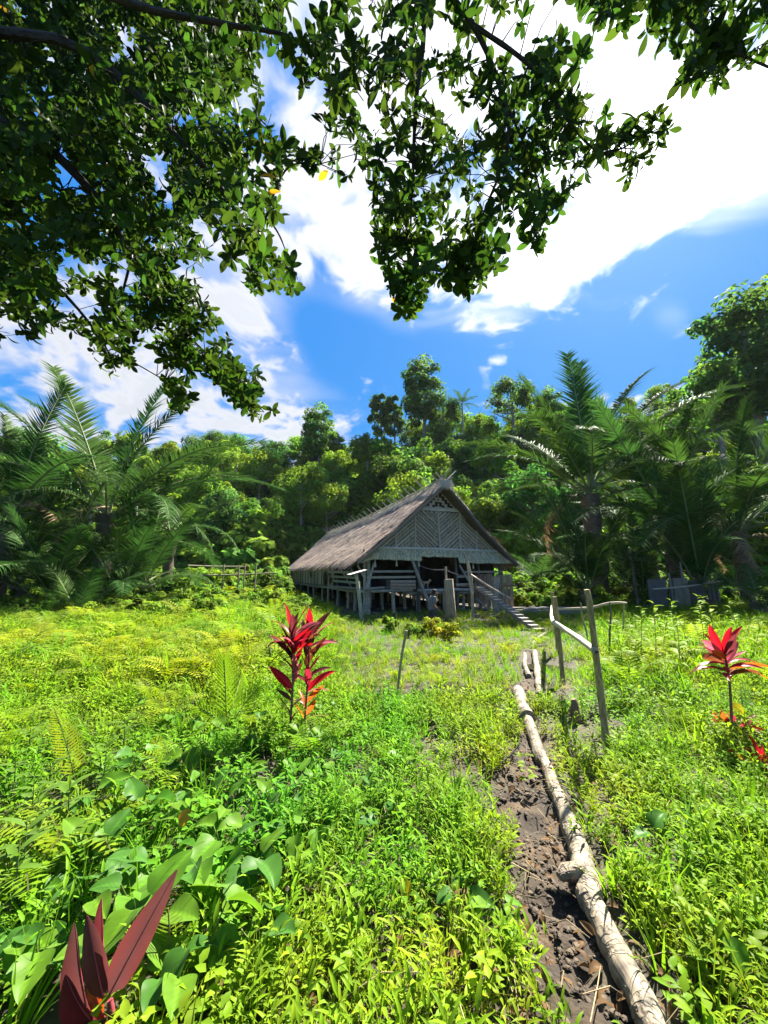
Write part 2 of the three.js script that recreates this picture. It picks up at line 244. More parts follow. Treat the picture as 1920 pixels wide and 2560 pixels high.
// ------------------------------------------------------------------ the longhouse
{
  const hut = thing('longhouse', 'long thatched wooden house on stilts with a woven pattern in its gable', 'house', null, HUT, HUT_A);
  const r = rng(101), P = (s, y, t) => V(s, y, -t);
  const RIDGE = 6.12, PK = 3.76, EL = -0.55, ER = 8.12, EY0 = 2.3, LEN = 25;
  const grey = () => vary(r, [0.42, 0.355, 0.265], 0.25), darkw = () => vary(r, [0.13, 0.115, 0.095], 0.3), pale = () => vary(r, [0.5, 0.46, 0.38], 0.15), brown = () => vary(r, [0.28, 0.19, 0.12], 0.2);
  // roof: two slabs that sag a little, the rear edge raked
  const slope = (side, q, t) => { // q 0 eave .. 1 ridge
    const e = side < 0 ? EL : ER, front = mix(-0.35, -0.75, q), back = mix(LEN + 5, LEN, q), tt = mix(front, back, t);
    return P(mix(e, PK, q), mix(EY0, RIDGE, q) - Math.sin(q * Math.PI) * 0.10 - 0.22 * Math.sin(Math.PI * clamp(t)) * q + (fbm(q * 5, tt * 0.8 + side * 20, 3, 80) - 0.5) * 0.16, tt);
  };
  for (const side of [-1, 1]) {
    const g = new Geo(), nq = 14, nt = 60, th = 0.2, base = [0.10, 0.08, 0.065];
    for (const k of [0, 1]) for (let j = 0; j <= nt; j++) for (let i = 0; i <= nq; i++) { const p = slope(side, i / nq, j / nt); g.v(p.x + (k ? 0 : side * 0.0), p.y - k * th, p.z, base, i, j); }
    const id = (k, j, i) => k * (nt + 1) * (nq + 1) + j * (nq + 1) + i;
    for (let j = 0; j < nt; j++) for (let i = 0; i < nq; i++) for (const k of [0, 1]) g.quad(id(k, j, i), id(k, j, i + 1), id(k, j + 1, i + 1), id(k, j + 1, i));
    for (let i = 0; i < nq; i++) for (const j of [0, nt]) g.quad(id(0, j, i), id(1, j, i), id(1, j, i + 1), id(0, j, i + 1));
    for (let j = 0; j < nt; j++) g.quad(id(0, j, 0), id(1, j, 0), id(1, j + 1, 0), id(0, j + 1, 0));
    const roof = part('roof', g, M.thatch, hut);
    // courses of palm-leaf thatch
    const tg = new Geo(), rt = rng(side < 0 ? 201 : 202), courses = 30, across = side < 0 ? 520 : 200;
    for (let cI = 0; cI < courses; cI++) for (let j = 0; j < across; j++) {
      const q = clamp((cI + rr(rt, -0.35, 0.5)) / courses), t = Math.pow((j + rt()) / across, 1.35), a = slope(side, q, t), d = slope(side, Math.max(0, q - 0.02), t).sub(slope(side, Math.min(1, q + 0.02), t)).normalize();
      if (q < 0.03) d.y -= 0.25; d.z += rr(rt, -0.55, 0.55); d.y += rr(rt, -0.05, 0.12); d.normalize();
      const L = rr(rt, 0.22, 0.6) * (q < 0.05 ? rr(rt, 0.5, 1.7) : 1), tone = rr(rt, 0.35, 1.75), red = fbm(q * 6, a.z * 0.5, 3, 83), wNorm = side < 0 ? V(-0.66, 0.75, 0.1) : V(0.66, 0.75, 0.1);
      const c = [mix(0.24, 0.26, red) * tone, mix(0.19, 0.175, red) * tone, mix(0.15, 0.13, red) * tone];
      tg.blade(a.addScaledVector(wNorm, 0.02 + rt() * 0.09), d, wNorm, L, rr(rt, 0.015, 0.045), PROF.strip, 1, c, { fold: 0 });
    }
    part('thatch', tg, M.thatch, roof, 'stuff');
  }
  // rake edges at the front: bundles of leaf stems along the two slopes
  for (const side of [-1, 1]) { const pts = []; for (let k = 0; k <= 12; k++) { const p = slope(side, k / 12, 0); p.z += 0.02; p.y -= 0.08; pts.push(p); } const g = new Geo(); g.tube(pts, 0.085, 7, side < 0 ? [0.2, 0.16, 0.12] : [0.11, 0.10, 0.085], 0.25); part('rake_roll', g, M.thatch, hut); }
  // ridge: pale leaf capping, poles and crossing sticks
  { const cg = new Geo(), rc = rng(33); for (let k = 0; k < 2200; k++) { const t = Math.pow(rc(), 1.4), side = rc() < 0.72 ? -1 : 1, a = slope(side, 0.985, t); a.y += 0.08 + rc() * 0.08; const d = slope(side, 0.86, t).sub(slope(side, 0.98, t)); d.z += rr(rc, -0.3, 0.3); const c = vary(rc, [0.5, 0.46, 0.39], 0.3); cg.blade(a, d, V(side * -0.7, 0.7, 0), rr(rc, 0.35, 0.9), rr(rc, 0.014, 0.035), PROF.strip, 2, c, { fold: 0, droop: 0.15 }); } part('ridge_thatch', cg, M.thatch, hut, 'stuff'); }
  { const g = new Geo(), rc = rng(34); for (let k = 0; k < 260; k++) { const a = P(PK + rr(rc, -0.3, 0.3), RIDGE + 0.18 - Math.abs(rr(rc, -0.1, 0.1)), -0.8 - rc() * 0.1); g.blade(a, V(rr(rc, -0.5, 0.5), -1, rr(rc, 0.0, 0.5)), V(0, 0, 1), rr(rc, 0.25, 0.5), 0.016, PROF.strip, 2, vary(rc, [0.5, 0.46, 0.38], 0.25), { fold: 0, droop: 0.4 }); } part('peak_tuft', g, M.thatch, hut, 'stuff'); }
  for (let k = 0; k < 27; k++) for (const s of [-1, 1]) { // crossing ridge sticks
    const t = -0.75 + Math.pow(k / 26, 1.15) * (LEN + 0.4) + rr(r, -0.1, 0.1), tt = clamp((t + 0.75) / (LEN + 0.75)), y = RIDGE - 0.22 * Math.sin(Math.PI * tt), up = rr(r, 0.4, 0.68), a = P(PK - s * up * 0.9, y + 0.12 + up * 0.85, t + s * 0.03), b = P(PK + s * rr(r, 0.55, 0.95), y - rr(r, 0.5, 0.7), t + rr(r, -0.12, 0.12));
    b.y = Math.max(b.y, mix(RIDGE, EY0, Math.abs(b.x - PK) / 4.3) + 0.05);
    const g = new Geo(); g.beam(a, b, 0.075, 0.04, vary(r, [0.6, 0.55, 0.47], 0.15)); part('ridge_stick', g, M.wood, hut);
  }
  for (const s of [-0.16, 0.16]) { const pts = []; for (let k = 0; k <= 14; k++) { const t = k / 14; pts.push(P(PK + s, RIDGE + 0.2 - 0.22 * Math.sin(Math.PI * t), mix(-1.15, LEN, t))); } const g = new Geo(); g.tube(pts, 0.04, 6, [0.45, 0.4, 0.33], 0.1); part('ridge_pole', g, M.wood, hut); }
  { const g = new Geo(); g.beam(P(PK - 1.7, RIDGE - 1.0, -0.55), P(PK + 0.25, RIDGE + 0.72, -1.0), 0.07, 0.06, [0.46, 0.4, 0.32]); part('peak_pole', g, M.wood, hut); }

  // gable wall: leaf panels behind diagonal battens
  const roofY = (s) => mix(EY0, RIDGE, s < PK ? (s - EL) / (PK - EL) : (ER - s) / (ER - PK)) - 0.2;
  const B0 = 2.97, B1 = 4.84;
  { const g = new Geo(); const pts = [[0.2, B0], [7.35, B0], [5.15, B1], [2.35, B1]]; pts.forEach(([s, y]) => g.v(s, y, 0.0, [0.2, 0.175, 0.14], s, y)); g.quad(0, 1, 2, 3); const p2 = [[2.35, B1], [5.15, B1], [PK, 6.05]]; p2.forEach(([s, y]) => g.v(s, y, 0.0, [0.1, 0.09, 0.08])); g.tri(4, 5, 6); const wall = part('gable_wall', g, M.wood, hut);
    const f = new Geo(), rf = rng(44); for (let k = 0; k < 5200; k++) { const s = rr(rf, 0.25, 7.3), y = rr(rf, B0, B1); if (y > roofY(s) - 0.05) continue; const c = vary(rf, [0.36, 0.315, 0.25], 0.45); f.blade(V(s, y, 0.02 + rf() * 0.025), V(rr(rf, -0.25, 0.25), -1, rr(rf, 0, 0.08)), V(0, 0, 1), rr(rf, 0.08, 0.2), rr(rf, 0.006, 0.016), PROF.strip, 1, c, { fold: 0 }); } part('leaf_panel', f, M.thatch, wall, 'stuff'); }
  const zones = [[0.2, 1.4, 1], [1.4, 2.42, 1], [2.42, 3.68, -1], [3.68, 4.93, 1], [4.93, 5.9, -1], [5.9, 7.35, -1]];
  for (const [s0, s1, k] of zones) {
    const m = 0.82, stepY = 0.2;
    for (let y0 = B0 - 1.6; y0 < B1 + 1.6; y0 += 0.2 * rr(r, 0.85, 1.15)) {
      let seg = []; for (let i = 0; i <= 30; i++) { const s = mix(s0 + 0.03, s1 - 0.03, i / 30), y = y0 + (k > 0 ? s - s0 : s1 - s) * m; if (y > B0 + 0.03 && y < Math.min(B1 - 0.03, roofY(s) - 0.08)) seg.push([s, y]); }
      if (seg.length < 4) continue; const a = seg[0], b = seg[seg.length - 1], g = new Geo(); g.beam(V(a[0], a[1], 0.075), V(b[0], b[1], 0.075 + rr(r, -0.004, 0.008)), 0.04, rr(r, 0.035, 0.065), vary(r, [0.68, 0.585, 0.44], 0.22), V(0, 1, 0.001)); part('batten', g, M.wood, hut);
    }
  }
  for (const [s, y1, lean] of [[1.4, roofY(1.4) - 0.05, 0], [2.42, B1, 0], [3.66, B1, 0.1], [4.93, B1, -0.03], [5.9, roofY(5.9) - 0.05, -0.02]]) { const g = new Geo(); g.tube([V(s + lean, B0, 0.1), V(s + lean * 0.5, (B0 + y1) / 2, 0.11), V(s, y1, 0.12)], 0.048, 6, [0.62, 0.58, 0.5], 0.15); part('upright_batten', g, M.wood, hut); }
  for (const [a, b, rad] of [[V(0.35, 2.96, 0.13), V(7.3, 2.94, 0.13), 0.06], [V(2.3, 4.86, 0.12), V(5.2, 4.9, 0.12), 0.05]]) { const g = new Geo(), pts = []; for (let k = 0; k <= 12; k++) pts.push(a.clone().lerp(b, k / 12).add(V(0, rr(r, -0.012, 0.012), 0))); g.tube(pts, rad, 7, (t) => { const f = 0.85 + 0.3 * hash(Math.floor(t * 12), 3); return [0.66 * f, 0.61 * f, 0.53 * f]; }); part('cross_bar', g, M.wood, hut); }
  // woven triangle at the top
  { const cell = 0.078, base = 4.99, top = 6.0, half = 1.17, rows = Math.floor((top - base) / cell);
    for (let j = 0; j < rows; j++) { const y = base + j * cell, w = half * (1 - (y - base + cell * 0.6) / (top - base)), n = Math.floor(w / cell); let run = null; const jt = rows - 1 - j;
      const flush = () => { if (!run) return; const g = new Geo(); const col = run.d ? vary(r, [0.05, 0.035, 0.028], 0.3) : vary(r, [0.62, 0.56, 0.47], 0.12); g.beam(V(PK - 0.06 + run.a * cell, y + cell / 2, 0.06 + (run.d ? 0 : 0.008)), V(PK - 0.06 + (run.b + 1) * cell - 0.006, y + cell / 2, 0.06 + (run.d ? 0 : 0.008)), 0.014, cell * 0.94, col); part('woven_strip', g, M.wood, hut); run = null; };
      for (let i = -n; i <= n; i++) { const b = ((jt - 2 * Math.floor((Math.abs(i) + 1) / 2)) % 6 + 12) % 6, d = b < 3 && !(Math.abs(i) < 1 && b === 1); if (run && run.d === d && run.b - run.a < 3) run.b = i; else { flush(); run = { a: i, b: i, d }; } } flush(); }
    for (const s of [-1, 1]) { const g = new Geo(); g.beam(V(PK - 0.06 + s * 1.27, 4.95, 0.09), V(PK - 0.06 + s * 0.03, 6.08, 0.09), 0.05, 0.07, [0.5, 0.46, 0.38], V(0, 0, 1)); part('pattern_frame', g, M.wood, hut); }
    const g = new Geo(); g.beam(V(2.42, 4.95, 0.11), V(4.98, 4.98, 0.11), 0.05, 0.1, [0.6, 0.56, 0.47]); part('pattern_frame', g, M.wood, hut); }
  // hanging leaf skirt under the gable
  for (const [s0, s1, yb, yt] of [[-0.15, 2.63, 2.36, 2.95], [2.63, 4.68, 2.58, 2.95], [4.68, 7.65, 2.3, 2.93]]) {
    const bg = new Geo(), rs = rng(Math.round(s0 * 100) + 900); const n = 24, edge = (s) => yb - 0.12 * sst(0.5, -0.15, s) + (s < 2.63 ? 0.05 * Math.sin((s + 0.15) / 2.8 * Math.PI) : 0) + (fbm(s * 3, 1, 2, 90) - 0.5) * 0.06;
    for (let k = 0; k <= n; k++) { const s = mix(s0, s1, k / n), so = s + (s < PK ? -1 : 1) * sst(1.6, 3.9, Math.abs(s - PK)) * 0.28; bg.v(s + (so - s) * 0.1, Math.min(yt, roofY(s) + 0.1), 0.1, [0.26, 0.25, 0.19], k, 0); bg.v(so, edge(s), 0.3, [0.32, 0.31, 0.22], k, 1); }
    for (let k = 0; k < n; k++) bg.quad(k * 2, k * 2 + 1, k * 2 + 3, k * 2 + 2);
    const skirt = part('leaf_skirt', bg, M.thatch, hut), f = new Geo();
    for (let k = 0; k < (s1 - s0) * 420; k++) { const s = rr(rs, s0, s1), q = rs(), y = mix(yt, edge(s) + 0.05, q), out = (s < PK ? -1 : 1) * sst(1.4, 3.9, Math.abs(s - PK)); if (y > roofY(s) + 0.1) continue; f.blade(V(s + out * 0.28 * q, y, mix(0.12, 0.31, q) + rs() * 0.02), V(rr(rs, -0.22, 0.22) + out * 0.5, -1, 0.3), V(0, 0, 1), Math.min(y - edge(s) + 0.03, rr(rs, 0.12, 0.34)), rr(rs, 0.008, 0.02), PROF.strip, 1, vary(rs, q > 0.75 ? [0.48, 0.43, 0.25] : [0.4, 0.36, 0.24], 0.6), { fold: 0 }); }
    part('leaf_fringe', f, M.thatch, skirt, 'stuff');
  }
  // floor, joists and stilts
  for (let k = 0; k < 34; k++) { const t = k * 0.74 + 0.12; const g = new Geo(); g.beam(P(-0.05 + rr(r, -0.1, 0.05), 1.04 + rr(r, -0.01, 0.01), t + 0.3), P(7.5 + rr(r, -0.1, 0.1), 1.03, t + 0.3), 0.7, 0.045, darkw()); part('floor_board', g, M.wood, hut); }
  for (const [a, b, rad] of [[P(-0.35, 0.99, 0.02), P(2.3, 1.0, 0.02), 0.06], [P(2.5, 1.0, -0.12), P(6.3, 1.0, -0.1), 0.065], [P(2.0, 0.86, 0.1), P(7.4, 0.85, 0.1), 0.07], [P(0.02, 0.93, 0), P(0, 0.93, 24.6), 0.08], [P(7.4, 0.93, 0), P(7.4, 0.93, 24.6), 0.08], [P(3.7, 0.9, 0.3), P(3.7, 0.9, 24.6), 0.08]]) { const g = new Geo(), pts = []; for (let k = 0; k <= 6; k++) pts.push(a.clone().lerp(b, k / 6).add(V(0, rr(r, -0.015, 0.015), 0))); g.tube(pts, rad, 7, (rad < 0.07 ? pale() : grey()), 0.1); part('floor_beam', g, M.pole, hut); }
  const stilts = []; for (const t of [0.1, 1.5, 3.2, 5, 7.2, 9.6, 12.2, 15, 18, 21, 24]) for (const s of [-0.02, 1.3, 2.55, 3.9, 5.2, 6.5, 7.45]) stilts.push([s + rr(r, -0.1, 0.1), t + rr(r, -0.25, 0.25), rr(r, 0.05, 0.095)]);
  for (const [s, t, rad] of stilts) { const g = new Geo(); g.tube([P(s + rr(r, -0.04, 0.04), -0.15, t), P(s, 0.5, t), P(s + rr(r, -0.03, 0.03), 0.98, t)], [rad * 1.06, rad, rad * 0.94], 7, grey(), 0.08); part('stilt', g, M.pole, hut); }
  for (const [s, rad, col] of [[-0.09, 0.075, [0.36, 0.32, 0.25]], [0.1, 0.1, [0.33, 0.3, 0.24]], [7.35, 0.13, [0.12, 0.11, 0.1]], [2.6, 0.08, [0.12, 0.1, 0.085]], [4.7, 0.08, [0.12, 0.1, 0.085]], [6.0, 0.07, [0.14, 0.12, 0.1]]]) { const g = new Geo(); g.tube([P(s, -0.1, 0), P(s + 0.02, 1.2, 0), P(s, 2.85, 0.05)], [rad * 1.1, rad, rad * 0.85], 8, col, 0.1); part('corner_post', g, M.pole, hut); }
  { const g = new Geo(); g.tube([P(-0.5, 2.2, -0.15), P(-0.1, 1.6, 0.0), P(0.04, 1.1, 0)], 0.045, 6, grey(), 0.1); part('brace', g, M.pole, hut); const g2 = new Geo(); g2.tube([P(0.35, 2.25, -0.05), P(0.2, 1.7, -0.05), P(0.03, 1.1, -0.05)], 0.05, 6, pale(), 0.15); part('brace', g2, M.pole, hut); }
  // railings of the veranda
  for (const [y, s0, s1] of [[1.86, 0.05, 2.35], [1.6, 0.0, 2.4], [1.86, 5.0, 7.4], [1.62, 4.7, 5.9], [1.25, 4.6, 5.8]]) { const g = new Geo(); g.beam(P(s0, y, -0.08), P(s1, y + 0.02, -0.08), 0.04, 0.1, grey()); part('rail', g, M.wood, hut); }
  for (let k = 0; k < 3; k++) { const g = new Geo(); g.beam(P(-0.45 + k * 0.12, 1.82 - k * 0.24, 0.15), P(-0.55 + k * 0.12, 1.88 - k * 0.24, 5.2), 0.035, 0.12, vary(r, [0.32, 0.3, 0.25], 0.2)); part('bench_board', g, M.wood, hut); }
  for (const t of [0.6, 2.4, 5.1]) { const g = new Geo(); g.beam(P(0.0, 1.1, t), P(-0.55, 2.0, t), 0.05, 0.06, grey()); part('bench_strut', g, M.wood, hut); }
  { const g = new Geo(); g.beam(P(-0.35, 1.12, 0.0), P(-0.35, 1.08, 5.4), 0.28, 0.06, [0.34, 0.31, 0.26]); part('bench_seat', g, M.wood, hut); const g2 = new Geo(); g2.beam(P(-0.2, 1.1, -0.25), P(0.75, 1.16, -0.25), 0.3, 0.07, [0.36, 0.33, 0.28]); part('step_board', g2, M.wood, hut); }
  // walls: bark panels along the left side, dark boards inside
  for (let k = 0; k < 15; k++) { const t = 5.5 + k * 1.3, g = new Geo(); g.beam(P(0.02, 1.06, t + 0.64), P(-0.02, 2.42, t + 0.64), 0.035, 1.27, vary(r, [0.52, 0.46, 0.33], 0.15), V(0, 0, 1)); part('bark_panel', g, M.wood, hut); }
  for (let k = 0; k < 15; k++) { const t = 5.5 + k * 1.3, g = new Geo(); g.beam(P(-0.05, 1.0, t), P(-0.05, 2.5, t), 0.05, 0.07, [0.22, 0.19, 0.14], V(0, 0, 1)); part('wall_stud', g, M.wood, hut); }
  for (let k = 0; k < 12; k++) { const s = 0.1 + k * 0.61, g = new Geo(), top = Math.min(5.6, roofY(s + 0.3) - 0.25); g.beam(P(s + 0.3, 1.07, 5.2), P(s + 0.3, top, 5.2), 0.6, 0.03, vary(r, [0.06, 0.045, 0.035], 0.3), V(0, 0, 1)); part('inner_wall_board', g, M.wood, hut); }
  for (let k = 0; k < 19; k++) { const t = 1.4 + k * 1.25, g = new Geo(); g.beam(P(7.5, 1.06, t), P(7.52, 2.4, t), 0.03, 1.23, vary(r, [0.2, 0.17, 0.12], 0.2), V(0, 0, 1)); part('side_wall_board', g, M.wood, hut); }
  for (let k = 0; k < 12; k++) { const s = 0.1 + k * 0.61, g = new Geo(), top = roofY(s + 0.3) - 0.2; g.beam(P(s + 0.3, 1.07, 24.8), P(s + 0.3, top, 24.8), 0.6, 0.03, vary(r, [0.15, 0.12, 0.09], 0.3), V(0, 0, 1)); part('rear_wall_board', g, M.wood, hut); }
  // struts and props at the front
  const prop = (pts, rad, col, mat = M.pole) => { const g = new Geo(); g.tube(pts, rad, 8, col, 0.08); return part('prop_pole', g, mat, hut); };
  prop([P(2.15, 2.35, -0.35), P(2.6, 1.1, -0.45), P(3.1, -0.05, -0.55)], [0.07, 0.075, 0.08], [0.33, 0.3, 0.24]);
  prop([P(4.75, 2.2, -0.2), P(5.1, 1.6, -0.25), P(5.45, 1.02, -0.3)], 0.06, [0.3, 0.27, 0.22]);
  prop([P(5.45, 0.6, -0.5), P(6.1, 0.0, -0.6)], 0.045, [0.3, 0.28, 0.24]);
  for (const [s, y] of [[0.35, 2.15], [1.4, 2.2], [2.55, 2.2], [5.55, 2.1]]) { const g = new Geo(); g.tube([P(s, y + 0.25, -0.2), P(s, y + 0.12, -0.2), P(s, y - 0.06, -0.2), P(s, y - 0.1, -0.2)], [0.012, 0.03, 0.055, 0.03], 7, [0.42, 0.38, 0.27], 0.2); part('tassel', g, M.thatch, hut); }
  // dark round things hung on the bark wall
  for (const [t, y, w, h] of [[8.0, 1.5, 0.3, 0.42], [6.4, 1.42, 0.17, 0.24], [6.6, 1.85, 0.16, 0.27], [5.4, 1.5, 0.2, 0.42], [5.3, 2.05, 0.16, 0.22], [13, 1.85, 0.12, 0.32]]) {
    const wp = hut.localToWorld(P(-0.14, y, t)); const b = new THREE.SphereGeometry(1, 14, 10); const o = thing('hanging_basket', null, 'basket', 'baskets hung on the bark wall', wp, HUT_A);
    const m = part('bowl', b, stdMat('sooty wicker', { color: new THREE.Color(0.02, 0.017, 0.014), bumpMap: tBark, bumpScale: 0.01 }), o); m.scale.set(0.09, h, w); const rg = new THREE.TorusGeometry(1, 0.06, 6, 20); rg.rotateY(Math.PI / 2); const ri = part('rim', rg, stdMat('rim cane', { color: new THREE.Color(0.05, 0.04, 0.03) }), o); ri.scale.set(0.5, h * 1.02, w * 1.02); ri.position.x = -0.015;
    tag(o, 'dark round basket hung under the left eave', 'basket');
  }
  // crate on the platform
  { const o = thing('wooden_crate', 'slatted wooden crate on the house platform beside the dark doorway', 'crate', null, hut.localToWorld(P(1.05, 1.07, -0.05)), HUT_A);
    for (let k = 0; k < 3; k++) { const y = 0.07 + k * 0.14; for (const z of [0.28, -0.28]) { const g = new Geo(); g.beam(V(0, y, z), V(1.25, y - 0.01, z), 0.02, 0.105, vary(r, k === 2 ? [0.4, 0.36, 0.3] : [0.42, 0.31, 0.2], 0.1)); part('slat', g, M.wood, o); } for (const x of [0.012, 1.238]) { const g = new Geo(); g.beam(V(x, y, 0.268), V(x, y, -0.268), 0.02, 0.105, vary(r, [0.24, 0.22, 0.19], 0.1)); part('slat', g, M.wood, o); } }
    for (const x of [0.04, 1.21]) for (const z of [0.25, -0.25]) { const g = new Geo(); g.beam(V(x, 0, z), V(x, 0.42, z), 0.035, 0.035, [0.3, 0.24, 0.18], V(0, 0, 1)); part('corner_post', g, M.wood, o); } }
  // slatted bamboo enclosure at the right of the platform
  { const o = thing('bamboo_fence', 'upright reddish brown bamboo slat fence at the right end of the house', 'fence', null, HUT, HUT_A); const n = 27;
    for (let k = 0; k < n; k++) { const s = mix(5.62, 7.85, k / (n - 1)), t = s < 6.7 ? -0.25 : -0.25, g = new Geo(), col = vary(r, s < 6.3 ? [0.4, 0.22, 0.14] : [0.5, 0.34, 0.21], 0.3); g.tube([P(s + rr(r, -0.015, 0.015), -0.02, t), P(s, 0.9, t + rr(r, -0.02, 0.02)), P(s + rr(r, -0.02, 0.02), rr(r, 1.66, 1.8), t)], 0.031, 6, col, 0.08); part('slat', g, M.wood, o); }
    for (const y of [1.14, 1.2]) { const g = new Geo(); g.tube([P(5.5, y, -0.31), P(8.05, y + 0.0, -0.31)], 0.028, 6, [0.36, 0.23, 0.15], 0.1); part('cross_rail', g, M.wood, o); y > 1.15 || 0; } }
  console.log('hut');
}
// loose poles, posts and the stair by the house
{
  const r = rng(303);
  const pole = (name, label, list, rad, col, cat = 'pole', mat = M.pole) => { const o = thing(name, label, cat, null, list[0].clone()); const pts = list.map((p) => p.clone().sub(list[0])); const g = new Geo(); g.tube(pts, rad, 9, col, 0.07); part('shaft', g, mat, o); return o; };
  const D1 = -gp(1129, 1550).z;
  let a = gp(1128, 1548); pole('round_post', 'thick pale round post standing in front of the dark doorway', [a.clone().add(V(0, -0.2, 0)), at(1125, 1500, D1), at(1121, 1448, D1)], [0.23, 0.2, 0.185], [0.42, 0.34, 0.23], 'post', M.wood);
  a = gp(1118, 1548); pole('slim_post', 'slim upright post touching the thick pale post', [a.clone().add(V(0, -0.2, 0)), at(1116, 1480, D1 + 0.1), at(1114, 1416, D1 + 0.1)], 0.045, [0.3, 0.27, 0.2], 'post');
  a = gp(1241, 1540); const D2 = -a.z; pole('round_post', 'thick grey post behind the notched stair by the bamboo fence', [a.clone().add(V(0, -0.2, 0)), at(1240, 1490, D2), at(1240, 1443, D2)], [0.15, 0.14, 0.13], [0.3, 0.27, 0.21], 'post');
  a = gp(1182, 1552); const D3 = -a.z; pole('stair_pole', 'tall thin leaning pole left of the notched stair', [a.clone().add(V(0, -0.15, 0)), at(1180, 1490, D3), at(1172, 1440, D3), at(1167, 1400, D3)], [0.05, 0.045, 0.04, 0.03], [0.42, 0.36, 0.25]);
  a = gp(1185, 1545); const D4 = -a.z; pole('stair_pole', 'second thin pole crossing at the head of the stair handrail', [a.clone().add(V(0, -0.15, 0)), at(1179, 1440, D4), at(1169, 1402, D4)], [0.045, 0.04, 0.03], [0.36, 0.31, 0.23]);
  const s0 = at(1178, 1437, D4 - 0.05), s1 = at(1276, 1497, D4 - 2.0); pole('handrail', 'slanting thin handrail pole above the notched stair', [s0, s0.clone().lerp(s1, 0.5).add(V(0, -0.03, 0)), s1], [0.04, 0.038, 0.032], [0.45, 0.36, 0.26], 'handrail');
  a = gp(1266, 1560); pole('handrail_post', 'thin dark stick holding the lower end of the stair handrail', [a.clone().add(V(0, -0.1, 0)), at(1265, 1520, -a.z), at(1263, 1487, -a.z)], 0.028, [0.25, 0.2, 0.14], 'post');
  // notched log stair
  { const top = at(1196, 1466, D4 - 0.3), bot = gp(1352, 1580).add(V(0, 0.03, 0)), o = thing('notched_stair', 'long notched plank stair leading up to the house platform', 'stair', null, bot.clone()); const d = top.clone().sub(bot), n = 15, side = V(-d.z, 0, d.x).normalize().multiplyScalar(0.14), up = V(0, 1, 0), g = new Geo(), col = [0.42, 0.38, 0.32];
    const prof = []; for (let k = 0; k < n; k++) { const p = d.clone().multiplyScalar(k / n), q = d.clone().multiplyScalar((k + 0.92) / n); prof.push([p, 0.05], [q.clone().setY(p.y), 0.12]); }
    const low = (p) => p.clone().add(V(0, -0.09, 0));
    for (let k = 0; k < prof.length - 1; k++) { const [p, e] = prof[k], [q, f] = prof[k + 1], A = p.clone().setY(p.y + 0.06), B = q.clone().setY(q.y + 0.06); const la = low(d.clone().multiplyScalar(p.clone().setY(0).length() / d.clone().setY(0).length())), lb = low(d.clone().multiplyScalar(q.clone().setY(0).length() / d.clone().setY(0).length())); const c = k % 2 ? [0.24, 0.21, 0.17] : vary(r, col, 0.12);
      const qd = (x, cc) => { const i = x.map((y, m) => g.v(y.x, y.y, y.z, cc, [0, 0.76, 0.76, 0][m], k * 0.2 + [0, 0, 0.3, 0.3][m])); g.quad(...i); };
      qd([A.clone().add(side), A.clone().sub(side), B.clone().sub(side), B.clone().add(side)], c); qd([A.clone().add(side), B.clone().add(side), lb.clone().add(side), la.clone().add(side)], [0.25, 0.22, 0.18]); qd([A.clone().sub(side), B.clone().sub(side), lb.clone().sub(side), la.clone().sub(side)], [0.25, 0.22, 0.18]); qd([la.clone().add(side), lb.clone().add(side), lb.clone().sub(side), la.clone().sub(side)], [0.2, 0.18, 0.15]); }
    part('stair_log', g, M.wood, o); }
  // leaning pole with a small board on top, left front of the house
  { const b = gp(905, 1548), D = -b.z, o = thing('propped_board', 'leaning pole carrying a tilted pale board at the left corner of the house', 'pole', null, b.clone()); const g = new Geo(); g.tube([V(0, -0.15, 0), at(898, 1490, D).sub(b), at(891, 1436, D).sub(b)], [0.085, 0.08, 0.07], 9, [0.42, 0.4, 0.27], 0.08); part('shaft', g, M.pole, o); const g2 = new Geo(); g2.beam(at(872, 1437, D - 0.2).sub(b), at(913, 1425, D + 0.3).sub(b), 0.3, 0.03, [0.62, 0.6, 0.55]); part('board', g2, M.wood, o); }
  // washing line
  { const p = at(1040, 1408, D1 + 2), q = at(1114, 1424, D1 + 0.1), e = at(1170, 1441, D3), o = thing('wire', 'thin wire strung across the doorway of the house', 'wire', null, p.clone()); const g = new Geo(); const pts = []; for (let k = 0; k <= 8; k++) pts.push(p.clone().lerp(q, k / 8).add(V(0, -0.12 * Math.sin(k / 8 * Math.PI), 0)).sub(p)); for (let k = 1; k <= 6; k++) pts.push(q.clone().lerp(e, k / 6).add(V(0, -0.05 * Math.sin(k / 6 * Math.PI), 0)).sub(p)); g.tube(pts, 0.006, 4, [0.3, 0.3, 0.3]); part('strand', g, M.plain, o); }
  // bench of poles behind the stair
  { const p0 = gp(1285, 1502), o = thing('pole_bench', 'low work bench of rough poles right of the house', 'bench', null, p0.clone()); const D = -p0.z, L = at(1285, 1474, D).sub(p0), Rr = at(1400, 1481, D - 1.5).sub(p0); for (let k = 0; k < 5; k++) { const g = new Geo(), of = V(0.05 * k, 0, -0.16 * k); g.tube([L.clone().add(of), Rr.clone().add(of)], 0.06, 7, vary(r, [0.22, 0.2, 0.17], 0.3), 0.1); part('top_pole', g, M.pole, o); } for (const f of [0.08, 0.4, 0.7, 0.95]) for (const z of [0, -0.6]) { const t = L.clone().lerp(Rr, f).add(V(0, 0, z)), g = new Geo(); g.tube([V(t.x, -0.15, t.z), t], 0.06, 7, vary(r, [0.16, 0.14, 0.12], 0.2), 0.1); part('leg', g, M.pole, o); }
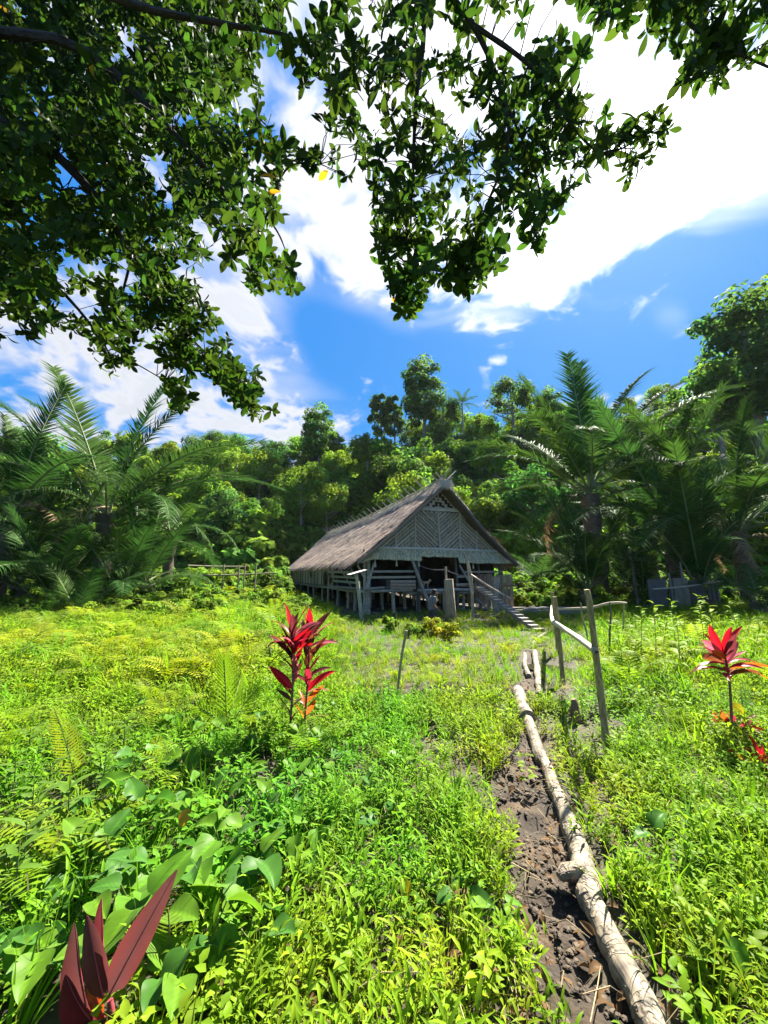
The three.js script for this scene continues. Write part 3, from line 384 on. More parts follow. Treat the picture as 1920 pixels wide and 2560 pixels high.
    const bq = at(1335, 1470, D - 0.7), b = thing('bamboo_section', 'short tan bamboo section lying on the pole bench', 'bamboo', null, bq); const g = new Geo(); g.tube([V(-0.38, 0, 0), V(0.38, 0.0, -0.1)], 0.085, 10, [0.42, 0.26, 0.13], 0.03); part('culm', g, M.wood, b); }
  // split logs and litter lying about the yard
  for (let k = 0; k < 46; k++) { const u = rr(r, 1275, 1480), v = rr(r, 1506, 1532) + (u - 1280) * 0.02, p = gp(u, v), L = rr(r, 0.4, 1.6), an = rr(r, -0.5, 0.5) + (r() < 0.2 ? 1.2 : 0), o = thing('split_log', 'grey split log lying right of the house', 'log', 'split logs in the yard', onGround(p, 0.03), an); const g = new Geo(); g.tube([V(-L / 2, 0, 0), V(0, rr(r, 0, 0.04), rr(r, -0.05, 0.05)), V(L / 2, rr(r, -0.02, 0.05), 0)], [0.05, 0.06, 0.045].map((x) => x * rr(r, 0.6, 1.2)), 6, vary(r, [0.3, 0.28, 0.25], 0.35), 0.15); part('wood', g, M.wood, o); }
  for (let k = 0; k < 30; k++) { const t = rr(r, -0.8, 6), s = rr(r, 0.2, 7.5), p = HUT.clone().addScaledVector(ES, s).addScaledVector(ET, t), L = rr(r, 0.2, 0.8), o = thing('scrap_wood', 'bit of scrap wood lying under the house', 'scrap wood', 'scraps under the house', onGround(p, 0.03), rr(r, 0, 3)); const g = new Geo(); g.beam(V(-L / 2, 0, 0), V(L / 2, rr(r, 0, 0.05), 0), rr(r, 0.05, 0.14), 0.03, vary(r, [0.26, 0.23, 0.19], 0.4)); part('piece', g, M.wood, o); }
  { const a = gp(1220, 1545).add(V(0, 0.06, 0)), b = gp(1258, 1543).add(V(0, 0.07, 0)), o = thing('plank', 'pale plank lying on the ground under the stair', 'plank', null, a.clone()); const g = new Geo(); g.beam(V(0, 0, 0), b.sub(a), 0.2, 0.05, [0.45, 0.38, 0.28]); part('board', g, M.wood, o); }
}

const logLines = [];
// ------------------------------------------------------------------ the log path, its rail and other poles in the grass
{
  const r = rng(404);
  const pxr = (p, px) => px / 2 / 960 * (-p.z * CT + (p.y - EYE) * ST);
  const mudTop = (f) => (t, a) => { const w = hash(Math.floor(t * 40), Math.floor(a * 2), 5) * 0.12; const cr = (hash(Math.floor(t * 26 + a * 0.6), 0, 9) < 0.2 ? 0.5 : 1) * (0.6 + 0.8 * fbm(t * 9, a, 3, 14)); return [(0.2 + w - f * 0.06) * cr, (0.158 + w * 0.9 - f * 0.05) * cr, (0.105 + w * 0.7 - f * 0.035) * cr]; };
  const logThing = (label, list, lift, f = 0) => { // list of [u, v, width in the photograph]
    const P = list.map(([u, v]) => gp(u, v)), rad = list.map(([, , w], k) => pxr(P[k], w * 0.7)); const curve = new THREE.CatmullRomCurve3(P.map((p, k) => V(p.x, height(p.x, p.z) * 0.3 + rad[k] * lift * 0.55 - rad[k] * 0.05, p.z))), n = Math.max(10, list.length * 5), pts = curve.getPoints(n), rs = pts.map((_, k) => { const q = k / n * (rad.length - 1), i = Math.min(rad.length - 2, Math.floor(q)); return mix(rad[i], rad[i + 1], q - i) * (0.93 + 0.14 * vnoise(k * 0.6, list[0][0], 8)); });
    logLines.push([pts, Math.max(...rs)]); const o = thing('path_log', label, 'log', null, pts[0].clone()); pts.forEach((p, k) => { p.x += (vnoise(k * 0.45, list[0][1], 12) - 0.5) * 0.02; }); const g = new Geo(); g.tube(pts.map((p) => p.clone().sub(pts[0])), rs, 18, mudTop(f), 0.03); part('trunk', g, M.log, o); return o;
  };
  logThing('worn pale log at the near end of the path, bottom right', [[1665, 2640, 112], [1610, 2530, 104], [1560, 2430, 96], [1510, 2330, 84], [1478, 2260, 76], [1462, 2225, 70]], 0.75);
  { const lg = logThing('middle worn log of the path with a broken knobby near end', [[1478, 2268, 84], [1462, 2200, 82], [1440, 2120, 72], [1415, 2050, 60], [1390, 1990, 50], [1370, 1940, 42], [1352, 1890, 36]], 0.7);
    const p = gp(1448, 2205), g = new Geo(), o = lg.position; g.tube([p.clone().add(V(0.02, 0.05, 0)).sub(o), p.clone().add(V(-0.09, 0.07, 0.03)).sub(o), p.clone().add(V(-0.13, 0.06, 0.05)).sub(o)], [0.05, 0.04, 0.022], 10, [0.2, 0.155, 0.1], 0.12); part('knob', g, M.log, lg); }
  logThing('muddy flattened log in the middle stretch of the path', [[1356, 1905, 40], [1338, 1850, 42], [1320, 1800, 44], [1308, 1765, 42]], 0.25, 1);
  logThing('short broad log bridging the ditch on the path', [[1320, 1800, 52], [1305, 1765, 46], [1296, 1732, 40]], 0.8);
  logThing('slender log beyond the ditch, right one of two', [[1352, 1742, 30], [1344, 1700, 24], [1340, 1660, 22], [1335, 1634, 19]], 0.8);
  logThing('short weathered log beyond the ditch, left one of two', [[1322, 1692, 20], [1313, 1665, 17], [1312, 1638, 15]], 0.7, 1);
  logThing('thin curved pole on the ground leading on to the house stair', [[1331, 1626, 14], [1337, 1608, 13], [1355, 1592, 12], [1386, 1575, 11]], 0.9);
  const pole = (name, label, cat, list, tone, mat = M.pole, wob = 0.06) => { const P = list.map(([u, v, w, D]) => (D ? at(u, v, D) : gp(u, v))), rad = list.map(([, , w], k) => pxr(P[k], w * 0.62)); const g = new Geo(); P[0].y -= list[0][3] ? 0 : 0.12; const c = new THREE.CatmullRomCurve3(P), n = list.length * 5, pts = c.getPoints(n), rs = pts.map((_, k) => { const q = k / n * (rad.length - 1), i = Math.min(rad.length - 2, Math.floor(q)); return mix(rad[i], rad[i + 1], q - i) * (0.95 + 0.1 * vnoise(k, 1, 3)); }); const o = thing(name, label, cat, null, P[0].clone()); g.tube(pts.map((p) => p.clone().sub(P[0])), rs, 10, tone, wob); part('shaft', g, mat, o); return o; };
  const dA = -gp(1520, 1878).z, lich = (t, a) => { const f = 0.6 + 0.7 * fbm(t * 14, a * 1.5, 3, 33); return [0.3 * f, 0.235 * f, 0.11 * f]; };
  pole('rail_post', 'tall mossy leaning post carrying the near end of the bamboo rail', 'post', [[1520, 1885, 30], [1505, 1760, 28, dA], [1489, 1630, 26, dA - 0.05], [1472, 1500, 24, dA - 0.1], [1466, 1474, 22, dA - 0.1]], lich);
  const dB = -gp(1409, 1710).z; pole('rail_post', 'knobbly pale post at the far end of the bamboo rail', 'post', [[1409, 1712, 19], [1402, 1640, 18, dB], [1394, 1560, 17, dB], [1386, 1492, 15, dB]], lich);
  const dB2 = -gp(1395, 1640).z; pole('rail_post', 'thin upright post just behind the knobbly pale post', 'post', [[1396, 1642, 13], [1388, 1560, 12, dB2], [1380, 1480, 10, dB2]], lich);
  { const o = pole('bamboo_rail', 'pale bamboo handrail with an open cut end', 'handrail', [[1489, 1628, 27, dA - 0.12], [1455, 1602, 25, dA + 0.45], [1418, 1577, 22, dB - 0.5], [1385, 1556, 19, dB - 0.1]], (t) => { const k = Math.abs(((t * 3.2) % 1) - 0.5) > 0.47 ? 0.6 : 1; return [0.6 * k, 0.54 * k, 0.4 * k]; }, M.wood, 0.02);
    const end = at(1491, 1630, dA - 0.135).sub(o.position), g = new Geo(); g.tube([end, end.clone().add(V(0.002, -0.001, 0.004))], 0.02, 12, [0.03, 0.025, 0.02]); part('hollow_end', g, M.plain, o); }
  pole('bamboo_rail', 'short pale bamboo running up along the far rail posts', 'handrail', [[1386, 1562, 17, dB - 0.12], [1379, 1540, 15, dB2], [1380, 1516, 12, dB2 + 0.9]], [0.55, 0.5, 0.38], M.wood, 0.02);
  const dC = -gp(1560, 1600).z; pole('crooked_rail', 'crooked pale pole lying level across thin posts in the yard', 'rail', [[1395, 1523, 10, dC + 1.2], [1450, 1521, 11, dC + 0.7], [1480, 1519, 11, dC + 0.4], [1520, 1509, 11, dC + 0.1], [1545, 1507, 11, dC], [1567, 1508, 8, dC]], [0.52, 0.43, 0.3], M.wood);
  pole('thin_post', 'thin pale stake under the right end of the crooked pole', 'stake', [[1557, 1602, 6], [1559, 1550, 6, dC], [1560, 1510, 6, dC]], [0.35, 0.31, 0.2]);
  const dE = -gp(1529, 1650).z; pole('thin_post', 'dark crooked stake in front of the crooked pole', 'stake', [[1529, 1652, 9], [1524, 1590, 8, dE], [1527, 1540, 7, dE], [1524, 1505, 5, dE]], [0.13, 0.11, 0.08]);
  const dF = -gp(1473, 1612).z; pole('thin_post', 'slender forked stake behind the tall mossy post', 'stake', [[1474, 1614, 8], [1464, 1570, 7, dF], [1455, 1540, 6, dF], [1452, 1508, 5, dF]], [0.3, 0.25, 0.16]);
  const dG = -gp(992, 1745).z; pole('garden_stake', 'crooked stick standing alone in the grass before the house', 'stake', [[992, 1748, 11], [998, 1690, 11, dG], [1006, 1630, 11, dG], [1016, 1576, 12, dG]], [0.3, 0.25, 0.16]);
  pole('garden_stake', 'short dark stick beside the red leaved plant in the centre', 'stake', [[682, 1668, 6], [677, 1640, 6, 6.9], [672, 1614, 6, 6.9]], [0.1, 0.08, 0.06]);
  { const b = gp(1440, 1806), o = thing('stump', 'small broken brown tree stump in the grass by the log path', 'stump', null, onGround(b)); const g = new Geo(); g.tube([V(0, -0.1, 0), V(0, 0.1, 0), V(0.005, 0.19, 0), V(-0.01, 0.25, 0)], [0.075, 0.062, 0.05, 0.022], 11, [0.22, 0.14, 0.08], 0.3); part('wood', g, M.wood, o); }
  { const b = gp(1278, 1940), o = thing('twig', 'dark twig lying in the grass left of the log path', 'twig', null, onGround(b, 0.12)); const g = new Geo(); g.tube([V(-0.1, 0.02, 0.06), V(0, 0.05, 0), V(0.1, 0.11, -0.06)], 0.006, 5, [0.05, 0.04, 0.03]); part('wood', g, M.wood, o); }
  // board fence with a rail, right background
  { const D = 17.5, p0 = at(1640, 1505, D), o = thing('board_fence', 'low fence of broad grey boards in front of the right palms', 'fence', null, p0.clone()); const cols = [[0.13, 0.12, 0.11], [0.11, 0.1, 0.1], [0.34, 0.3, 0.23], [0.13, 0.12, 0.12], [0.12, 0.11, 0.11]]; const us = [1622, 1672, 1688, 1728, 1770, 1800]; for (let k = 0; k < 5; k++) { const a = at(us[k] + 2, 1500, D + k * 0.25).sub(p0), b = at(us[k + 1] - 2, 1500, D + k * 0.25 + 0.2).sub(p0); a.y = b.y = 0.0; const g = new Geo(), h = [1.15, 1.1, 1.2, 1.1, 0.9][k]; const m = a.clone().add(b).multiplyScalar(0.5), dir = b.clone().sub(a); m.y = -0.6; const m2 = m.clone(); m2.y = -0.6 + h + 0.45; m2.x += rr(r, -0.06, 0.06); g.beam(m, m2, 0.03, dir.length(), cols[k], dir.normalize()); part('board', g, M.wood, o); }
    for (const [u, vt] of [[1672, 1432], [1700, 1405], [1765, 1428], [1775, 1434], [1788, 1436]]) { const t = at(u, vt, D + (u - 1622) * 0.007 - 0.1).sub(p0), g = new Geo(); g.tube([V(t.x + 0.08, -0.7, t.z), t], 0.04, 7, [0.27, 0.24, 0.19], 0.1); part('post', g, M.pole, o); }
    pole('fence_rail', 'long thin pale pole along the low board fence', 'rail', [[1632, 1473, 7, D - 0.4], [1710, 1467, 7, D], [1806, 1452, 7, D + 0.8]], [0.45, 0.4, 0.31]); pole('fence_rail', 'thin pole low beside the board fence at the far right', 'rail', [[1820, 1478, 5, D], [1880, 1468, 5, D + 0.4]], [0.35, 0.31, 0.24]); }
  // drying rack left of the house
  { const D = 24, p0 = at(560, 1500, D), o = thing('drying_rack', 'long bamboo drying rack in the garden left of the house', 'rack', null, p0.clone()); for (const [u0, v0, u1, v1] of [[448, 1440, 690, 1433], [470, 1414, 615, 1417]]) { const g = new Geo(); g.tube([at(u0, v0, D - 1).sub(p0), at((u0 + u1) / 2, (v0 + v1) / 2 + 1, D).sub(p0), at(u1, v1, D + 1).sub(p0)], 0.05, 7, [0.2, 0.2, 0.12], 0.05); part('rail', g, M.pole, o); } for (const u of [560, 598, 612, 640]) { const t = at(u, 1410 + (u % 7), D).sub(p0), g = new Geo(); g.tube([V(t.x, -0.6, t.z), t], 0.045, 7, [0.22, 0.2, 0.13], 0.06); part('post', g, M.pole, o); } }
  // clods and trodden litter on the mud
  { const q = rng(640), geo = [0, 1].map((k) => { const g = new THREE.IcosahedronGeometry(1, 1), p = g.attributes.position; for (let i = 0; i < p.count; i++) { const f = 0.7 + 0.6 * vnoise(p.getX(i) * 3 + k * 9 + p.getZ(i) * 2, p.getY(i) * 3, 4); p.setXYZ(i, p.getX(i) * f, p.getY(i) * f * 0.6, p.getZ(i) * f); } g.computeVertexNormals(); return g; }), ls = [[], []], cs = [[], []]; let n = 0;
    for (let k = 0; k < 60000 && n < 2600; k++) { const x = rr(q, -0.2, 2.6), z = rr(q, -7.5, -1.2), m = mudAt(x, z); if (m < 0.25 || q() > m * (fbm(x * 3, z * 3, 2, 91) > 0.45 ? 1 : 0.25)) continue; n++; const i = n % 2, s = Math.pow(q(), 3) * 0.016 + 0.004; ls[i].push(XF(V(x, height(x, z) + s * 0.2, z), q() * 6, V(s * rr(q, 0.8, 1.6), s, s))); const f = rr(q, 0.5, 1.3); cs[i].push([0.062 * f, 0.043 * f, 0.024 * f]); }
    const o = new THREE.Group(); o.name = 'mud_clods'; tag(o, 'small clods of trodden mud along the path', 'mud', null, 'stuff'); scene.add(o); geo.forEach((g, i) => copies('clods', g, stdMat('clod', { bumpMap: tMud, bumpScale: 0.004 }), ls[i], cs[i], o)); }
  console.log('yard');
}

// ------------------------------------------------------------------ the person below the platform and the dog on it
function bodyMesh(bones, cell, k = 0.03) { // bones: [ax,ay,az,ra, bx,by,bz,rb]; distance to tapered capsules joined by a smooth minimum
  const lo = V(1e9, 1e9, 1e9), hi = V(-1e9, -1e9, -1e9); for (const b of bones) for (const o of [0, 4]) { lo.min(V(b[o] - b[o + 3], b[o + 1] - b[o + 3], b[o + 2] - b[o + 3])); hi.max(V(b[o] + b[o + 3], b[o + 1] + b[o + 3], b[o + 2] + b[o + 3])); }
  const c = lo.clone().add(hi).multiplyScalar(0.5), size = Math.max(...hi.clone().sub(lo).toArray()) + cell * 8, n = Math.ceil(size / cell), mc = new MarchingCubes(n, M.plain, false, false, 120000); mc.isolation = 0;
  for (let z = 0; z < n; z++) for (let y = 0; y < n; y++) for (let x = 0; x < n; x++) { const px = c.x + (x - n / 2) / (n / 2) * size / 2, py = c.y + (y - n / 2) / (n / 2) * size / 2, pz = c.z + (z - n / 2) / (n / 2) * size / 2; let d = 1e3;
    for (const b of bones) { const ex = b[4] - b[0], ey = b[5] - b[1], ez = b[6] - b[2], l = ex * ex + ey * ey + ez * ez, t = clamp(((px - b[0]) * ex + (py - b[1]) * ey + (pz - b[2]) * ez) / (l || 1)), q = Math.hypot(px - b[0] - ex * t, py - b[1] - ey * t, pz - b[2] - ez * t) - mix(b[3], b[7], t), h = clamp(0.5 + 0.5 * (d - q) / k); d = d > 100 ? q : mix(d, q, h) - k * h * (1 - h); }
    mc.field[x + y * n + z * n * n] = -d; }
  mc.update(); const g = new THREE.BufferGeometry(), m = mc.count, pos = new Float32Array(m * 3), nor = new Float32Array(mc.normalArray.slice(0, m * 3)); for (let i = 0; i < m; i++) { pos[i * 3] = mc.positionArray[i * 3] * size / 2 + c.x; pos[i * 3 + 1] = mc.positionArray[i * 3 + 1] * size / 2 + c.y; pos[i * 3 + 2] = mc.positionArray[i * 3 + 2] * size / 2 + c.z; }
  g.setAttribute('position', new THREE.BufferAttribute(pos, 3)); g.setAttribute('normal', new THREE.BufferAttribute(nor, 3)); return g;
}
const paint = (g, f) => { const p = g.attributes.position, c = new Float32Array(p.count * 3); for (let i = 0; i < p.count; i++) { const q = f(p.getX(i), p.getY(i), p.getZ(i)); c.set(q, i * 3); } g.setAttribute('color', new THREE.BufferAttribute(c, 3)); return g; };
{
  // x forward (the person walks to the right), y up, z to the person's right
  const b = onGround(PERSON), o = thing('person', 'person in a grey t-shirt walking below the house platform, head bent', 'person', null, b, 0.25);
  const SK = () => [0.23, 0.12, 0.075];
  const leg = (s, kx, ky, ax) => [[0, 0.84, s * 0.09, 0.085, kx, ky, s * 0.095, 0.06], [kx, ky, s * 0.095, 0.058, ax, 0.08, s * 0.09, 0.038], [ax - 0.04, 0.04, s * 0.09, 0.036, ax + 0.13, 0.03, s * 0.1, 0.028]];
  const arm = (s, ex, ey, hx, hy) => [[0.06, 1.28, s * 0.165, 0.05, ex, ey, s * 0.215, 0.04], [ex, ey, s * 0.215, 0.038, hx, hy, s * 0.17, 0.027]];
  const torso = [[0, 0.86, -0.06, 0.105, 0, 0.86, 0.06, 0.105], [0.01, 0.95, 0, 0.12, 0.05, 1.2, 0, 0.13], [0.05, 1.26, -0.12, 0.06, 0.05, 1.26, 0.12, 0.06], [0.07, 1.3, 0, 0.055, 0.11, 1.39, 0, 0.05]];
  const head = [[0.125, 1.475, 0, 0.083, 0.15, 1.43, 0, 0.07], [0.175, 1.4, 0, 0.045, 0.16, 1.41, 0, 0.05]];
  const hand = (s, hx, hy) => { const L = []; L.push([hx, hy, s * 0.17, 0.026, hx + 0.05, hy - 0.04, s * 0.165, 0.026]); [[-0.024, 0.055], [-0.008, 0.065], [0.01, 0.06], [0.027, 0.045]].forEach(([z, l]) => { const ax = hx + 0.06, ay = hy - 0.05, az = s * 0.165 + z; L.push([ax, ay, az, 0.0085, ax + l * 0.55, ay - l * 0.6, az, 0.008], [ax + l * 0.55, ay - l * 0.6, az, 0.008, ax + l * 0.5, ay - l * 1.1, az, 0.007]); }); L.push([hx + 0.02, hy - 0.01, s * 0.165 - s * 0.025, 0.011, hx + 0.06, hy - 0.01, s * 0.165 - s * 0.05, 0.008]); return L; };
  const nose = [[0.215, 1.435, 0, 0.012, 0.235, 1.41, 0, 0.014], [0.205, 1.455, -0.03, 0.012, 0.205, 1.455, 0.03, 0.012]], ears = [[0.125, 1.45, 0.083, 0.018, 0.12, 1.425, 0.08, 0.014], [0.125, 1.45, -0.083, 0.018, 0.12, 1.425, -0.08, 0.014]], mouth = [[0.22, 1.375, -0.015, 0.011, 0.22, 1.375, 0.015, 0.011]];
  const A1 = [0.0, 1.02, 0.16, 0.86], A2 = [0.14, 1.04, 0.3, 0.9];
  const body = bodyMesh([...leg(1, 0.12, 0.47, 0.02), ...leg(-1, 0.03, 0.46, -0.22), ...torso, ...arm(1, ...A1), ...arm(-1, ...A2)], 0.013, 0.035);
  const hd = bodyMesh([...head, ...nose, ...ears, ...mouth, [0.1, 1.37, 0, 0.05, 0.12, 1.43, 0, 0.05]], 0.0045, 0.02), h1 = bodyMesh(hand(1, A1[2], A1[3]), 0.004, 0.006), h2 = bodyMesh(hand(-1, A2[2], A2[3]), 0.004, 0.006);
  const all = mergeGeometries([body, hd, h1, h2]); part('body', paint(all, (x, y, z) => (y > 1.44 && y < 1.462 && x > 0.19 && Math.abs(Math.abs(z) - 0.03) < 0.013 ? [0.02, 0.015, 0.012] : SK())), M.skin, o);
  part('hair', paint(bodyMesh([[0.115, 1.495, 0, 0.088, 0.1, 1.45, 0, 0.082], [0.15, 1.525, 0, 0.055, 0.09, 1.53, 0, 0.05]], 0.008, 0.02), () => [0.012, 0.01, 0.009]), M.plain, o);
  part('t_shirt', paint(bodyMesh([[0, 0.88, -0.055, 0.125, 0, 0.88, 0.055, 0.125], [0.01, 0.95, 0, 0.142, 0.05, 1.2, 0, 0.148], [0.05, 1.25, -0.13, 0.075, 0.05, 1.25, 0.13, 0.075], [0.06, 1.27, 0.17, 0.066, 0.03, 1.13, 0.2, 0.062], [0.06, 1.27, -0.17, 0.066, 0.1, 1.13, -0.2, 0.062]], 0.012, 0.03), (x, y, z) => { const f = 0.8 + 0.4 * fbm(x * 14, y * 9 + z * 7, 3, 2); return y < 1.1 && x > 0.1 ? [0.06 * f, 0.08 * f, 0.14 * f] : [0.13 * f, 0.13 * f, 0.13 * f]; }), M.plain, o);
  part('shorts', paint(bodyMesh([[0, 0.84, -0.06, 0.118, 0, 0.84, 0.06, 0.118], [0, 0.82, 0.09, 0.1, 0.09, 0.55, 0.1, 0.085], [0, 0.82, -0.09, 0.1, 0.025, 0.55, -0.1, 0.085]], 0.012, 0.03), () => [0.035, 0.035, 0.045]), M.plain, o);
}
{
  const p = HUT.clone().addScaledVector(ES, 3.12).addScaledVector(ET, 0.25); p.y = 1.065; const o = thing('dog', 'small tan dog standing on the house platform above the person', 'dog', null, p, HUT_A); // x forward
  const lg = (x, z, back) => back ? [[x, 0.25, z, 0.04, x + 0.03, 0.17, z, 0.028], [x + 0.03, 0.17, z, 0.024, x - 0.03, 0.09, z, 0.015], [x - 0.03, 0.09, z, 0.013, x - 0.02, 0.015, z, 0.012], [x - 0.02, 0.013, z, 0.014, x + 0.015, 0.011, z, 0.011]] : [[x, 0.25, z, 0.032, x - 0.005, 0.14, z, 0.019], [x - 0.005, 0.14, z, 0.016, x, 0.02, z, 0.011], [x, 0.013, z, 0.014, x + 0.03, 0.011, z, 0.011]];
  const g = bodyMesh([[0.1, 0.27, 0, 0.075, -0.12, 0.29, 0, 0.055], [0.12, 0.29, 0, 0.06, 0.2, 0.37, 0, 0.042], [0.22, 0.39, 0, 0.048, 0.25, 0.385, 0, 0.04], [0.26, 0.375, 0, 0.028, 0.315, 0.36, 0, 0.018], [0.21, 0.43, 0.03, 0.016, 0.195, 0.465, 0.04, 0.006], [0.21, 0.43, -0.03, 0.016, 0.195, 0.465, -0.04, 0.006], [-0.15, 0.31, 0, 0.02, -0.22, 0.38, 0, 0.013], [-0.22, 0.38, 0, 0.013, -0.2, 0.45, 0, 0.008], ...lg(0.1, 0.045), ...lg(0.12, -0.045), ...lg(-0.12, 0.045, 1), ...lg(-0.15, -0.045, 1)], 0.006, 0.018);
  part('body', paint(g, (x, y) => (x > 0.3 ? [0.05, 0.04, 0.035] : y < 0.06 || (x > 0.1 && y < 0.24) ? [0.5, 0.4, 0.29] : [0.38, 0.25, 0.13])), M.plain, o);
}
console.log('figures');

// ------------------------------------------------------------------ palms
function frondGeo(seed, L, n, leafL, arch, { dead = 0, wid = 0.035, hang = 0.5, torn = 0 } = {}) { // grows along +x, rising, arching down
  const r = rng(seed), rach = new Geo(), lf = new Geo(), pts = [], N = 16; let a = 0, p = V(0, 0, 0);
  for (let k = 0; k <= N; k++) { pts.push(p.clone()); a = -arch * Math.pow(k / N, 1.5); p = p.clone().add(V(Math.cos(a), Math.sin(a), 0).multiplyScalar(L / N)); }
  rach.tube(pts, pts.map((_, k) => mix(0.06, 0.008, Math.pow(k / N, 0.7)) * L / 6), 5, dead ? [0.22, 0.16, 0.1] : [0.13, 0.16, 0.06]);
  const c = new THREE.CatmullRomCurve3(pts);
  for (let k = 0; k < n; k++) for (const s of [-1, 1]) {
    const t = mix(0.16, 0.995, (k + r() * 0.5) / n), o = c.getPoint(t), tg = c.getTangent(t), up = V(-tg.y, tg.x, 0), len = leafL * (0.35 + 0.65 * Math.sin(Math.PI * Math.pow(mix(0.14, 0.93, t), 0.8))) * rr(r, 0.72, 1.15) * (r() < torn + 0.06 ? 0.4 : 1);
    const d = tg.clone().multiplyScalar(mix(0.5, 1.1, t) + rr(r, -0.12, 0.12)).add(V(0, 0, s * 1)).addScaledVector(up, rr(r, 0.05, 0.4)).normalize();
    const tone = rr(r, 0.7, 1.25), col = dead ? [0.24 * tone, 0.15 * tone, 0.07 * tone] : [0.036 * tone, 0.082 * tone, 0.014 * tone];
    lf.blade(o, d, up, len, wid * rr(r, 0.8, 1.15), PROF.grass, 3, col, { droop: rr(r, 0.5, 1.0) * hang * 1.6, fold: 0.35 });
  }
  return [rach.build(), lf.build()];
}
const FRONDS = [[1, 6.6, 66, 1.3, 0.62, { wid: 0.044 }], [2, 7.0, 66, 1.35, 0.95, { wid: 0.044, torn: 0.08 }], [3, 6.6, 68, 1.2, 0.32, { wid: 0.04, hang: 0.35 }], [4, 6.6, 58, 1.3, 1.3, { hang: 0.85, torn: 0.2 }], [5, 5.4, 64, 1.2, 1.6, { hang: 1, torn: 0.2 }]].map((a) => frondGeo(...a));
const DEADF = frondGeo(9, 5, 40, 1, 1.7, { dead: 1, hang: 1.1, torn: 0.4 }), YOUNG = frondGeo(11, 3.6, 40, 0.95, 0.9, { wid: 0.03 });
const palmTint = [[1, 1, 1], [0.85, 1.05, 0.95], [1.15, 1.15, 0.8], [0.9, 1.1, 1.25]].map((c, k) => { const m = M.palm.clone(); m.color.setRGB(...c); m.name = 'palm leaflet ' + k; return m; });
function palm(label, pos, trunkH, list, seed, { young = 0, scale = 1, dead = 2 } = {}) { // list: [azimuth degrees, rise degrees, frond kind, size]
  const o = thing('sago_palm', label, 'palm', 'palms round the clearing', pos), r = rng(seed);
  if (trunkH > 0.2) { const g = new Geo(), N = 9, pts = [], rad = []; for (let k = 0; k <= N; k++) { pts.push(V(Math.sin(k * 0.4 + seed) * 0.06, k / N * trunkH - 0.3 * (k === 0), Math.cos(k * 0.5) * 0.05)); rad.push((0.3 + 0.05 * (k % 2)) * scale); } g.tube(pts, rad, 12, (t, a) => { const f = 0.6 + 0.8 * hash(Math.floor(t * 9), Math.floor(a * 2), seed); return [0.13 * f, 0.10 * f, 0.07 * f]; }, 0.12); part('trunk', g, M.trunk, o); }
  for (const [az, el, kind, s] of list) {
    const f = new THREE.Group(); f.name = 'frond'; const [ra, lf] = kind === 'd' ? DEADF : kind === 'y' ? YOUNG : FRONDS[kind];
    f.position.set(0, trunkH + rr(r, -0.4, 0.3) * scale, 0); f.rotation.set(rr(r, -0.35, 0.35), az * Math.PI / 180, el * Math.PI / 180, 'YZX'); f.scale.setScalar(s * scale);
    part('stalk', ra, M.plain, f); part('leaflets', lf, palmTint[Math.floor(r() * 4)], f, 'stuff'); o.add(f);
  }
  return o;
}
